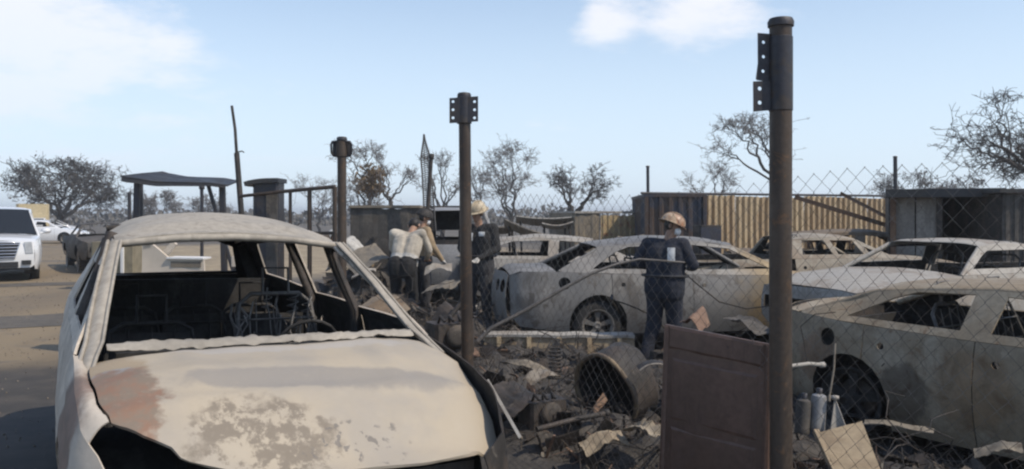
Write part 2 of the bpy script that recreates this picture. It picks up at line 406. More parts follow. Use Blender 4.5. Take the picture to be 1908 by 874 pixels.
def build_tracks():
    m = burnt('tyre_dust', (.13, .104, .07), (.18, .142, .095), (.10, .085, .065), 2.5, .5, .6, .95, 0, .2, 50)
    for i, (la, a0, a1) in enumerate(((-2.2, 13, 46), (-3.75, 12.5, 44), (-5.1, 3, 16), (-6.55, 3.5, 15.5))):
        mb = MB()
        def f(u, v):
            al = lerp(a0, a1, v); c = la+.35*math.sin(al*.11+i//2); w = .11+.035*nz3(al*1.7, u*3, i); w *= min(1, 6*v, 6*(1-v))
            p = CW(al, c+(u-.5)*2*w); return (p.x, p.y, .026+.02*math.sin(math.pi*(c+9.5)/10.7))
        mb.grid(f, 2, 120); tag(mb.build('tyre_track', m), kind='structure')
build_tracks()

# ------------------------------------------------------------------ bare trees
def bare_tree(label, base, H, spread, seed, dome=.0, n=420, clumps=16, leaf=None, nleaf=0, trunk_r=None, lean=(0, 0), fork=.3, crown0=.38, shell=.6, leafat=None, leafr=1.0, twr=.010, off=(0, 0), group='bare scorched trees around the lot', name='bare_tree', crownmat='twig'):
    """Limbs divide towards clumps of twig ends that fill an uneven crown."""
    rnd = random.Random(seed); t = thing(name, label, 'tree', base, 0, group)
    tr, cr = MB(), MB(); r0 = trunk_r or H*.024
    zc = H*lerp((crown0+1)/2, crown0+.1, dome); hz = H-zc
    T = []; cl = []
    for i in range(clumps):
        a = rnd.uniform(0, 2*math.pi); u = rnd.uniform(-1+.75*dome, 1); q = math.sqrt(max(0, 1-u*u)); k = rnd.uniform(shell, 1)
        rz_ = hz if u > 0 else (zc-H*crown0)
        cl.append((Vector((math.cos(a)*q*k*spread+off[0], math.sin(a)*q*k*spread+off[1], zc+u*rz_*k*.93)), rnd.uniform(.6, 1.2)))
    cs = spread*.21
    for i in range(int(n*1.5)):
        c, k = rnd.choice(cl); p = c+Vector((rnd.gauss(0, 1), rnd.gauss(0, 1), rnd.gauss(0, .75)))*cs*k
        if p.z > H: p.z = H-rnd.uniform(0, .06)*H
        if p.z < H*.16: p.z = H*.2
        T.append(p)
    def wob(a, b, k, amp):
        L_ = (b-a).length; pts = [a]
        for i in range(1, k): pts.append(a.lerp(b, i/k)+Vector((rnd.gauss(0, 1), rnd.gauss(0, 1), rnd.gauss(0, .6)+.5*math.sin(math.pi*i/k)))*L_*amp)
        return pts+[b]
    def grow(p, ts, r, lv):
        if len(ts) <= 3:
            for q in ts:
                pts = wob(p, q, 3, .13); cr.tube(pts, [max(twr, r*.6), twr, twr*.9, twr*.7], 3, cap=False)
                for j in range(3):
                    st = pts[rnd.choice((1, 2, 3))]; d = Vector((rnd.gauss(0, 1), rnd.gauss(0, 1), rnd.gauss(.3, .7))).normalized()*spread*rnd.uniform(.05, .14)
                    cr.tube([st, st+d*.5+Vector((0, 0, .1*d.length)), st+d], [twr*.8, twr*.7, twr*.5], 3, cap=False)
            return
        k = rnd.choice((2, 2, 3)) if lv else max(3, min(6, len(ts)//60))
        cen = rnd.sample(ts, k)
        for it in range(4):
            gr = [[] for _ in cen]
            for q in ts: gr[min(range(k), key=lambda j: (q-cen[j]).length_squared)].append(q)
            cen = [sum(g, Vector())/len(g) if g else cen[j] for j, g in enumerate(gr)]
        for g in gr:
            if not g: continue
            c = sum(g, Vector())/len(g); share = (len(g)/len(ts))
            e = p.lerp(c, rnd.uniform(.42, .6)); r2 = max(twr, r*max(.45, share**.42)*.93)
            m = 4 if lv < 3 else 3
            (tr if lv < 3 else cr).tube(wob(p, e, m, .085 if lv else .10), [lerp(r2*1.08, r2*.86, i/m) for i in range(m+1)], 6 if lv < 2 else 4 if lv < 4 else 3, cap=False)
            grow(e, g, r2*.86, lv+1)
    top = Vector((lean[0]*H*fork, lean[1]*H*fork, H*fork))
    tr.tube(wob(Vector((0, 0, -.15)), top, 5, .03), [r0*1.35, r0*1.1, r0, r0*.95, r0*.9, r0*.92], 9, cap=False)
    grow(top, T, r0*.85, 0)
    tr.build('trunk', M['bark'], t); cr.build('crown', M[crownmat], t)
    if leaf and nleaf:
        lf = MB(); cand = T if leafat is None else [e for e in T if (e-Vector(leafat)).length < leafr] or T
        for i in range(nleaf):
            c = rnd.choice(cand)+Vector((rnd.gauss(0, .22), rnd.gauss(0, .22), rnd.gauss(0, .18)))*(H/6)
            s = rnd.uniform(.05, .13)*(H/6); e = Euler((rnd.uniform(0, 6), rnd.uniform(0, 6), rnd.uniform(0, 6))).to_matrix()
            lf.add([c+e @ Vector(v)*s for v in ((-1, -.4, 0), (0, -.5, .15), (1, 0, 0), (0, .5, .15), (-.8, .4, -.1))], [(0, 1, 2, 3, 4)])
        lf.build('foliage', M[leaf], t)
    return t

def ground_pt(px, d): return Vector(((px-954)/1500*d, d, 0))
def build_trees():
    T = bare_tree
    def tp(px, pytop, d): return ground_pt(px, d), EYE+(400-pytop)/1500*d
    b, H = tp(112, 298, 70); T('wide umbrella-crowned scorched tree beside the road behind the white SUV', b, H, 4.6, 11, dome=.75, n=900, clumps=34, leaf='greyleaf', nleaf=900, trunk_r=.42, fork=.2, crown0=.34, shell=.75, twr=.026, crownmat='bark')
    b, H = tp(292, 348, 85); T('low rounded scorched tree framed between the posts of the metal canopy', b, H, 2.4, 12, dome=.7, n=400, clumps=16, leaf='greyleaf', nleaf=600, fork=.2, twr=.022)
    b, H = tp(388, 362, 95); T('small grey tree showing under the right end of the metal canopy', b, H, 2.6, 13, dome=.7, n=350, clumps=14, leaf='greyleaf', nleaf=600, fork=.2, twr=.022)
    b, H = tp(595, 322, 70); T('faint thin bare tree just left of the farthest fence post', b, H, 2.8, 14, n=260, clumps=11, twr=.012, fork=.25)
    b, H = tp(676, 260, 48); T('bare tree with a clump of dead brown leaves beside the farthest fence post', b, H, 2.2, 15, n=420, clumps=15, leaf='brownleaf', nleaf=1500, leafat=(.25, 0, 3.8), leafr=.95, fork=.24, twr=.012, crown0=.3)
    b, H = tp(728, 262, 50); T('slim bare tree with two lobed crown left of the leaning lattice mast', b, H, 1.5, 29, n=240, clumps=7, fork=.4, crown0=.45, twr=.012, shell=.8)
    b, H = tp(826, 270, 55); T('thin bare tree between the leaning mast and the middle fence post', b, H, 1.6, 17, n=240, clumps=9, fork=.3, twr=.012)
    b, H = tp(893, 298, 60); T('pale bare tree partly behind the middle fence post', b, H, 1.7, 18, n=220, clumps=9, twr=.013)
    b, H = tp(952, 250, 56); T('tall bare tree with a rounded fan of twigs right of the middle post', b, H, 2.3, 19, n=620, clumps=22, fork=.16, crown0=.34, twr=.012, trunk_r=.17)
    b, H = tp(1085, 290, 50); T('crooked bare tree leaning left above the rusted truck body', b, H, 2.1, 26, dome=.3, n=420, clumps=13, lean=(-.35, 0), fork=.3, crown0=.42, twr=.013, trunk_r=.20, off=(-.5, 0), crownmat='bark')
    b, H = tp(1330, 284, 40); T('hazy bare tree standing behind the dark container', b, H, 1.6, 21, n=340, clumps=13, fork=.3, twr=.009)
    b, H = tp(1452, 212, 34); T('bare tree half hidden by the nearest fence post, its twigs fanning out to the left', b, H, 2.0, 24, n=330, clumps=9, lean=(-.05, 0), fork=.5, crown0=.58, off=(-.9, 0), twr=.009, shell=.8, trunk_r=.13)
    b, H = tp(1690, 318, 60); T('dark bushy tree behind the dark-roofed shed', b, H, 2.5, 23, dome=.6, n=420, clumps=16, leaf='greyleaf', nleaf=900, twr=.018)
    b, H = tp(1790, 324, 64); T('low grey tree showing above the shed roof beside the biggest right-hand tree', b, H, 2.2, 28, dome=.6, n=360, clumps=14, leaf='greyleaf', nleaf=700, twr=.018)
    b, H = tp(1945, 160, 30); T('large twisted bare tree at the right edge above the shed', b, H, 3.0, 25, dome=.35, n=560, clumps=17, fork=.42, crown0=.42, twr=.013, trunk_r=.30, shell=.75, crownmat='bark')
    # far wood along the horizon: one mass
    rnd = random.Random(5); mb = MB()
    for i in range(11000):
        a = rnd.uniform(-44, 44); d = rnd.uniform(120, 210)
        top = (2.3+1.6*nz3(a*.22, 1, 0)+.9*nz3(a*.9, 4, 0))*d/150
        z = rnd.uniform(0, 1)**1.3*max(.8, top); c = Vector((math.sin(R(a))*d, math.cos(R(a))*d, z))
        s = rnd.uniform(.18, .55); e = Euler((rnd.uniform(0, 6), rnd.uniform(0, 6), rnd.uniform(0, 6))).to_matrix()
        mb.add([c+e @ Vector(v)*s for v in ((-1, -.5, 0), (.2, -.7, .2), (1, .1, 0), (.1, .7, .2), (-.8, .5, -.2))], [(0, 1, 2, 3, 4)])
    tag(mb.build('far_treeline', M['greyleaf']), kind='stuff')
build_trees()

# ------------------------------------------------------------------ cars
def wheel_mb(r, w, tyre=False):
    """burnt rim with five spokes; axis along local y, outer face towards -y"""
    mb = MB(); Q = Matrix.Rotation(R(90), 4, 'X')          # local z -> -y
    ro = r*.94 if not tyre else r*.68
    mb.lathe([(ro*.86, -w*.5), (ro, -w*.5), (ro*.98, -w*.42), (ro*.86, -w*.30), (ro*.84, w*.28), (ro*.97, w*.42), (ro, w*.5), (ro*.93, w*.5), (ro*.88, w*.42), (ro*.80, w*.34), (ro*.80, -w*.45), (ro*.86, -w*.5)], Q, 22)
    mb.lathe([(.001, w*.30), (ro*.16, w*.34), (ro*.24, w*.30), (ro*.27, w*.1)], Q, 14)
    for k in range(5):
        a = 2*math.pi*k/5+.3
        mb.add([Q @ Vector((math.cos(a+s)*q, math.sin(a+s)*q, h)) for q, s, h in ((ro*.2, .45, w*.30), (ro*.2, -.45, w*.30), (ro*.84, -.20, w*.33), (ro*.84, .20, w*.33), (ro*.2, .45, w*.16), (ro*.2, -.45, w*.16), (ro*.84, -.20, w*.2), (ro*.84, .20, w*.2))],
               [(0, 1, 2, 3), (0, 3, 7, 4), (2, 1, 5, 6), (4, 7, 6, 5)])
    return mb, ro
def build_wheel(parent, x, y, z, r, w, tyre, mrim, name='wheel'):
    e = bpy.data.objects.new(name, None); COL.objects.link(e); e.parent = parent; e.location = (x, y, z); e.empty_display_size = .1
    if y > 0: e.rotation_euler = (0, 0, math.pi)
    mb, ro = wheel_mb(r, w, tyre); finish(mb.build('rim', mrim, e), 35)
    d = MB(); Q = Matrix.Rotation(R(90), 4, 'X')
    d.lathe([(.001, w*.05), (ro*.60, w*.05), (ro*.62, -w*.05), (ro*.5, -w*.2), (.001, -w*.2)], Q, 20); d.build('brake_disc', M['soot2'], e)
    if tyre:
        d = MB(); d.lathe([(ro*.98, -w*.5), (r*.9, -w*.55), (r, -w*.35), (r, w*.35), (r*.9, w*.55), (ro*.98, w*.5)], Q, 26); d.build('tyre', M['rubber'], e)
    return e

def seat_frame(parent, x, y, z, face=1, h=.62, w=.46, mat='seatwire', full=False):
    mb = MB(); r = .014
    b = [(x, y-w/2, z), (x-.06*face, y-w/2, z+h*.5), (x-.16*face, y-w/2*.9, z+h*.9), (x-.17*face, y-w/2*.6, z+h), (x-.17*face, y+w/2*.6, z+h), (x-.16*face, y+w/2*.9, z+h*.9), (x-.06*face, y+w/2, z+h*.5), (x, y+w/2, z)]
    mb.tube(b, r, 6); mb.tube([(x-.16*face, y-.08, z+h), (x-.19*face, y-.08, z+h+.16), (x-.19*face, y+.08, z+h+.16), (x-.16*face, y+.08, z+h)], .009, 5)
    for q in (.25, .5, .75): mb.tube([(x-.15*q*face, y-w*.48, z+h*q), (x-.15*q*face, y+w*.48, z+h*q)], .007, 5)
    for q in (-.25, 0, .25): mb.tube([(x-.02*face, y+w*q, z), (x-.15*face, y+w*q, z+h*.95)], .005, 4)
    mb.tube([(x, y-w/2, z), (x+.45*face, y-w/2, z-.02), (x+.45*face, y+w/2, z-.02), (x, y+w/2, z)], r, 6)
    for s in (-1, 1): mb.box((x+.22*face, y+s*w*.45, z-.14), (.5, .04, .12))
    if full: mb.grid(lambda u, v: (x-.03*face-.13*v*face+.02*nz3(u*4, v*4, x), y-w*.44+w*.88*u, z+h*.08+h*.8*v), 6, 8, th=.01)
    return mb.build('seat', M[mat], parent)

class Car:
    def __init__(s, S):
        s.__dict__.update(S)
        s.mats = [M[s.mat], M[s.inner]]
    def dr(s, x, sg=1): return s.drop if not hasattr(s.drop, '__len__') else itp(s.drop[0 if sg < 0 else 1], x)
    def zr(s, x, sg=1): return itp(s.roof, x)-s.dr(x, sg)
    def side(s, x, z, sg):
        W = itp(s.width, x); zb = itp(s.belt, x); zs = s.sill
        if z <= zb:
            t = (z-zs)/max(.05, zb-zs)
            y = W*(1-.09*((.55-t)/.55)**2) if t < .55 else W*(1-.06*((t-.55)/.45)**2)
            if s.crease: y -= .012*math.exp(-((z-zb+.16)/.03)**2)*W
        else:
            q = (z-zb)/max(.1, s.zr(x, sg)-zb); y = lerp(W*.94, itp(s.roofw, x), min(1.05, q))
        n = (nz3(x+s.seed, z, sg*3, 1.7)*s.dent+nz3(x+s.seed, z, sg*5, 6)*s.dent*.25)
        return Vector((x, sg*(y+n), z+nz3(x, z, s.seed, 2)*s.dent*.3))
    def top(s, x, y):
        W = itp(s.width, x)*.94; zb = itp(s.belt, x); q = min(1, abs(y)/W)
        return Vector((x, y, zb+s.crown*(1-q*q)+nz3(x, y, s.seed, 2.2)*s.dent+nz3(x, y, s.seed+4, 7)*s.dent*.2))
    def roofp(s, x, y):
        W = itp(s.roofw, x); q = min(1, abs(y)/W)
        return Vector((x, y, itp(s.roof, x)-s.dr(x, y)*(s.rq*q**2+(1-s.rq)*q**5)+nz3(x, y, s.seed+9, 1.8)*s.dent*s.roofdent))
    def lower_sil(s):
        xs = [s.x0+(s.x1-s.x0)*i/26 for i in range(27)]
        p = [(x, itp(s.belt, x)) for x in xs]
        return p+[(s.x1-.02, s.bump+.12), (s.x1-.12, s.bump), (s.wf+s.R*.5, s.sill), (s.wr-s.R*.5, s.sill), (s.x0+.12, s.bump), (s.x0+.02, s.bump+.12)]
    def arch(s, x): return circ(x, s.wz, s.R, 22)+[]
    def build(s, root):
        lo = s.lower_sil(); g = .004
        arches = [s.arch(s.wr), s.arch(s.wf)]
        # arches open downward too
        for x in (s.wr, s.wf): arches.append([(x-s.R, s.wz), (x-s.R, s.sill-.3), (x+s.R, s.sill-.3), (x+s.R, s.wz)])
        strips = s.strips
        for sg in (-1, 1):
            fn = lambda u, v, sg=sg: s.side(u, v, sg)
            for nm, a, b in strips:
                mb = MB(); extra = []
                if nm == 'door': 
                    xh = a+.14; extra = [circ(xh, itp(s.belt, xh)-.13, .026, 10)] if s.handle_holes else []
                if nm == 'quarter_panel' and sg == -1 and s.fuel: extra = [circ(*s.fuel, 12)]
                mb.panel([lo, [(a+g, -1), (b-g, -1), (b-g, 3), (a+g, 3)]], arches+extra, fn, s.sp, .006, 0, 1, sg > 0)
                finish(mb.build(nm, s.mats, root))
            gh = [(s.xd, itp(s.belt, s.xd)+.003)]+[(x, s.zr(x, sg)) for x in [lerp(s.xrr, s.xrf, i/8) for i in range(9)]]+[(s.xc, itp(s.belt, s.xc)+.003)]
            n = 8; gh += [(lerp(s.xc, s.xd, i/n), itp(s.belt, lerp(s.xc, s.xd, i/n))+.003) for i in range(1, n)]
            mb = MB(); mb.panel([gh], s.windows if sg > 0 or not s.winR else s.winR, fn, s.sp*.8, .012, 0, 1, sg > 0); finish(mb.build('side_frame', s.mats, root))
            # stout pillar along the windscreen and rail along the roof
            mb = MB(); pr = []
            for x in (s.xc+.02, lerp(s.xc, s.xrf, .5), s.xrf, lerp(s.xrf, s.xrr, .25), lerp(s.xrf, s.xrr, .5), lerp(s.xrf, s.xrr, .75), s.xrr, lerp(s.xrr, s.xd, .5), s.xd):
                if x > s.xrf: z = lerp(s.zr(s.xrf, sg), itp(s.belt, s.xc), (x-s.xrf)/(s.xc-s.xrf))
                elif x < s.xrr: z = lerp(s.zr(s.xrr, sg), itp(s.belt, s.xd), (x-s.xrr)/(s.xd-s.xrr))
                else: z = s.zr(x, sg)
                p = s.side(x, z, sg); pr.append(p-Vector((0, sg*.03, .005)))
            mb.tube(pr, s.pillar, 6); mb.build('roof_rail', s.mats[0], root)
            for xw in (s.wr, s.wf):
                yo = itp(s.width, xw)*.93
                mb = MB(); mb.grid(lambda u, v, xw=xw, yo=yo: (xw-(s.R+.012)*math.cos(math.pi*(u*1.3-.15)), sg*(yo-.03-.30*v), s.wz+(s.R+.012)*math.sin(math.pi*(u*1.3-.15))), 16, 2, th=.004); mb.build('wheel_well', M['soot'], root)
                mb = MB(); mb.grid(lambda u, v, xw=xw, yo=yo: (xw+(u-.5)*2*s.R*1.05, sg*(yo-.34), s.sill-.02+v*(s.wz+s.R-s.sill+.02)), 4, 3); mb.build('wheel_well_liner', M['soot'], root)
        if s.fuel:
            mb = MB(); p = s.side(s.fuel[0], s.fuel[1], -1); q = Matrix.Translation(p+Vector((0, .004, 0))) @ Matrix.Rotation(R(-90), 4, 'X')
            k = s.fuel[2]+.012; mb.lathe([(k, .012), (k, .08), (.001, .085)], q, 14); mb.build('fuel_recess', M['soot'], root)
        # hood, deck, roof
        def strip_poly(a, b, k=.94, off=.006):
            xs = [lerp(a, b, i/10) for i in range(11)]
            return [(x, -itp(s.width, x)*k+off) for x in xs]+[(x, itp(s.width, x)*k-off) for x in xs[::-1]]
        if s.hood:
            mb = MB(); mb.panel([strip_poly(s.xc+.05, s.x1-.01)], [], s.top, s.sp, .006, 0, 1); finish(mb.build('hood', [M[s.hoodmat or s.mat], M[s.inner]], root))
        if s.deck:
            mb = MB(); mb.panel([strip_poly(s.x0+.01, s.xd-.04)], [], s.top, s.sp, .006, 0, 1); finish(mb.build('trunk_lid', s.mats, root))
        rp = [(x, -itp(s.roofw, x)+.004) for x in [lerp(s.xrr, s.xrf, i/10) for i in range(11)]]
        # rounded ends of the roof in plan
        rp = rp+[(s.xrf+.05, -itp(s.roofw, s.xrf)*.6), (s.xrf+.08, 0), (s.xrf+.05, itp(s.roofw, s.xrf)*.6)]+[(x, -y) for x, y in rp[::-1]]+[(s.xrr-.05, itp(s.roofw, s.xrr)*.6), (s.xrr-.07, 0), (s.xrr-.05, -itp(s.roofw, s.xrr)*.6)]
        mb = MB(); mb.panel([rp], [], s.roofp, s.sp, .008, 0, 1); finish(mb.build('roof', [M[s.roofmat or s.mat], M[s.inner]], root))
        # ends
        for end, nm in ((0, 'rear_panel'), (1, 'front_panel')):
            if not (s.rear if end == 0 else s.front): continue
            xe = s.x0 if end == 0 else s.x1; sg = -1 if end == 0 else 1; w0 = itp(s.width, xe)*.985
            zt = itp(s.belt, xe)+s.crown*.8
            def fe(u, v): return Vector((xe+sg*(.09*(1-(u/w0)**2)+.05*math.sin(math.pi*min(1, max(0, (v-s.bump)/(zt-s.bump)))))+nz3(u, v, s.seed, 3)*s.dent, u, v))
            holes = s.rear_holes if end == 0 else s.front_holes
            mb = MB(); mb.panel([[(-w0, s.bump+.1), (-w0*.8, s.bump), (w0*.8, s.bump), (w0, s.bump+.1), (w0, zt-.03), (w0*.7, zt), (-w0*.7, zt), (-w0, zt-.03)]], holes, fe, s.sp, .006, 0, 1, end == 0)
            finish(mb.build(nm, s.mats, root))
            mb = MB(); mb.box((xe-sg*.16, 0, lerp(s.bump, zt, .5)), (.02, 2*w0*.96, (zt-s.bump)*.9)); mb.box((xe-sg*.05, 0, s.bump+.2), (.06, 2*w0*.9, .1))
            mb.build('bumper_beam', M['soot2'], root)
        # inside
        mb = MB(); W = itp(s.width, .5*(s.wr+s.wf))*.86
        mb.grid(lambda u, v: (lerp(s.x0+.15, s.x1-.15, u), (v-.5)*2*min(W, itp(s.width, lerp(s.x0+.15, s.x1-.15, u))*.9), s.sill+.05+.04*nz3(u*9, v*5, 1)), 16, 6, th=.02)
        mb.box((s.xc-.05, 0, (s.sill+itp(s.belt, s.xc))/2+.02), (.03, W*1.8, itp(s.belt, s.xc)-s.sill-.06))
        mb.box((s.xd+.05, 0, (s.sill+itp(s.belt, s.xd))/2-.03), (.03, W*1.8, itp(s.belt, s.xd)-s.sill-.1))
        mb.build('floor_pan', M['soot'], root)
        if s.seats:
            for x, y in s.seats: seat_frame(root, x, y, s.sill+.28, 1, itp(s.belt, x)-s.sill-.10)
            mb = MB(); z = itp(s.belt, s.xc)-.1
            mb.tube([(s.xc-.18, -W*.92, z), (s.xc-.2, 0, z+.02), (s.xc-.18, W*.92, z)], .035, 7)
            c = Vector((s.xc-.48, W*.48, z+.02)); q = Matrix.Translation(c) @ Matrix.Rotation(R(-65), 4, 'Y')
            mb.tube([q @ Vector((.17*math.cos(a*math.pi/9), .17*math.sin(a*math.pi/9), 0)) for a in range(19)], .011, 5); mb.tube([c, (s.xc-.2, W*.48, z-.02)], .02, 5)
            mb.build('dashboard_frame', M['soot2'], root)
        for x in (s.wr, s.wf):
            for sg in (-1, 1): build_wheel(root, x, sg*(itp(s.width, x)*.93-.10), s.wheelz, s.wheelr, .2, s.tyre, M[s.rim])
        return root

BASE = dict(drop=.06, rq=.35, crease=True, seed=0, dent=.012, crown=.05, roofdent=1.4, sp=.10, handle_holes=True, fuel=None, hood=True, deck=True, roofmat=None, hoodmat=None,
            rear=True, front=True, rear_holes=[], front_holes=[], seats=[], winR=None, tyre=False, rim='alloy', inner='soot', pillar=.028, wheelr=.30, mat='silver')
def sedan(**k):
    S = dict(BASE); dz = k.pop('dz', 0); rz = k.pop('rz', 0)
    S.update(x0=0, x1=4.72, wr=1.08, wf=3.84, R=.36, sill=.20+dz, bump=.30+dz, wz=.33, wheelz=.30,
        belt=[(0, .92), (.12, .97), (.7, .97), (1.15, .94), (2.2, .92), (3.6, .90), (4.1, .84), (4.5, .74), (4.72, .62)],
        width=[(0, .60), (.1, .72), (.35, .80), (.9, .86), (2.3, .88), (3.6, .87), (4.2, .82), (4.5, .74), (4.72, .58)],
        roof=[(.95, 1.27), (1.3, 1.33), (2.0, 1.38), (2.5, 1.375), (3.0, 1.30)], roofw=[(.95, .55), (1.5, .60), (2.4, .61), (3.05, .56)],
        xd=.60, xrr=1.15, xrf=2.92, xc=3.62,
        strips=[('quarter_panel', -1, 1.25), ('door', 1.25, 2.28), ('door', 2.28, 3.34), ('fender', 3.34, 9)],
        windows=[[(1.02, 1.0), (1.34, 1.20), (1.52, 1.265), (2.16, 1.285), (2.12, .99)], [(2.30, .985), (2.34, 1.285), (2.85, 1.235), (3.34, .98)]],
        fuel=(.66, .83, .075), rear_holes=[circ(-.47, .78, .085, 12), circ(-.28, .78, .075, 12), circ(.47, .78, .085, 12), circ(.28, .78, .075, 12)],
        front_holes=[[(-.52, .5), (-.28, .47), (-.25, .58), (-.5, .62)], [(.52, .5), (.28, .47), (.25, .58), (.5, .62)], [(-.2, .36), (.2, .36), (.2, .5), (-.2, .5)]],
        seats=[(1.75, -.38), (1.75, .38), (2.55, -.38), (2.55, .38)])
    for kk in ('belt', 'roof'): S[kk] = [(x, z+dz+(rz if kk == 'roof' else 0)) for x, z in S[kk]]
    S['windows'] = [[(x, z+dz+(rz*(z-.95)/.35)) for x, z in w] for w in S['windows']]
    S['fuel'] = (S['fuel'][0], S['fuel'][1]+dz, S['fuel'][2]); S['rear_holes'] = [[(x, z+dz) for x, z in w] for w in S['rear_holes']]
    S['front_holes'] = [[(x, z+dz) for x, z in w] for w in S['front_holes']]
    S.update(k)
    if 'fuel' in k: S['fuel'] = (k['fuel'][0], k['fuel'][1]+dz, k['fuel'][2])
    return Car(S)
def pickup(**k):
    S = dict(BASE); rz = k.pop('rz', 0)
    S.update(x0=0, x1=4.95, wr=1.15, wf=4.05, R=.42, sill=.36, bump=.42, wz=.40, wheelz=.34, wheelr=.33,
        belt=[(0, 1.0), (2.2, 1.02), (3.5, 1.02), (4.2, .98), (4.7, .92), (4.95, .86)],
        width=[(0, .80), (.3, .86), (2, .88), (4.2, .87), (4.6, .82), (4.95, .68)],
        roof=[(2.1, 1.50), (2.5, 1.54), (2.9, 1.53), (3.1, 1.50)], roofw=[(2.0, .62), (2.6, .65), (3.1, .62)],
        xd=1.95, xrr=2.08, xrf=3.0, xc=3.55,
        strips=[('bed_side', -1, 1.92), ('door', 2.02, 3.36), ('fender', 3.36, 9)],
        windows=[[(2.18, 1.08), (2.26, 1.42), (2.95, 1.42), (3.36, 1.08)]],
        deck=False, crown=.04, crease=False, rear_holes=[circ(-.68, .78, .09, 4, .78), circ(.68, .78, .09, 4, .78)],
        front_holes=[[(-.62, .62), (-.36, .62), (-.36, .76), (-.62, .76)], [(.62, .62), (.36, .62), (.36, .76), (.62, .76)], [(-.3, .56), (.3, .56), (.3, .76), (-.3, .76)]],
        seats=[(2.4, -.36), (2.4, .36)])
    S['roof'] = [(x, z+rz) for x, z in S['roof']]; S['windows'] = [[(x, z+(rz if z > 1.2 else 0)) for x, z in w] for w in S['windows']]
    S.update(k); c = Car(S)
    return c
def build_pickup(root, c):
    c.build(root); W = itp(c.width, 1)*.86
    mb = MB(); mb.grid(lambda u, v: (.06+1.84*u, (v-.5)*2*W, .62+.012*math.cos(v*50)), 4, 40, th=.01); mb.box((1.9, 0, .84), (.03, W*2, .40)); mb.build('cargo_bed', M['soot2'], root)
    return root
def suv(**k):
    S = dict(BASE); rz = k.pop('rz', 0)
    S.update(x0=-3.15, x1=1.08, wr=-2.25, wf=.38, R=.42, sill=.26, bump=.30, wz=.36, wheelz=.33, wheelr=.33,
        belt=[(-3.15, 1.06), (-2.6, 1.12), (-1.5, 1.09), (-.5, 1.07), (.0, 1.07), (.30, 1.03), (.52, .985), (.74, .93), (.88, .86), (1.08, .70)],
        width=[(-3.15, .66), (-2.9, .74), (-2.2, .80), (-1, .85), (0, .87), (.5, .88), (.8, .87), (1.0, .80), (1.08, .66)],
        roof=[(-2.95, 1.57), (-2.4, 1.65), (-1.8, 1.685), (-1.3, 1.675), (-.95, 1.635), (-.73, 1.575)], roofw=[(-2.95, .56), (-2, .61), (-1, .63), (-.7, .615)],
        xd=-3.08, xrr=-2.9, xrf=-.76, xc=.10, drop=.075, crown=.035,
        strips=[('quarter_panel', -9, -1.75), ('door', -1.75, -.82), ('door', -.82, .06), ('fender', .06, 9)],
        windows=[[(-.84, 1.13), (-.95, 1.47), (-.78, 1.46), (-.10, 1.12)], [(-1.62, 1.15), (-1.66, 1.52), (-1.04, 1.49), (-.93, 1.14)], [(-1.76, 1.17), (-1.80, 1.52), (-2.5, 1.46), (-2.62, 1.22)]],
        deck=False, front=False, rear=False)
    S.update(k); return Car(S)

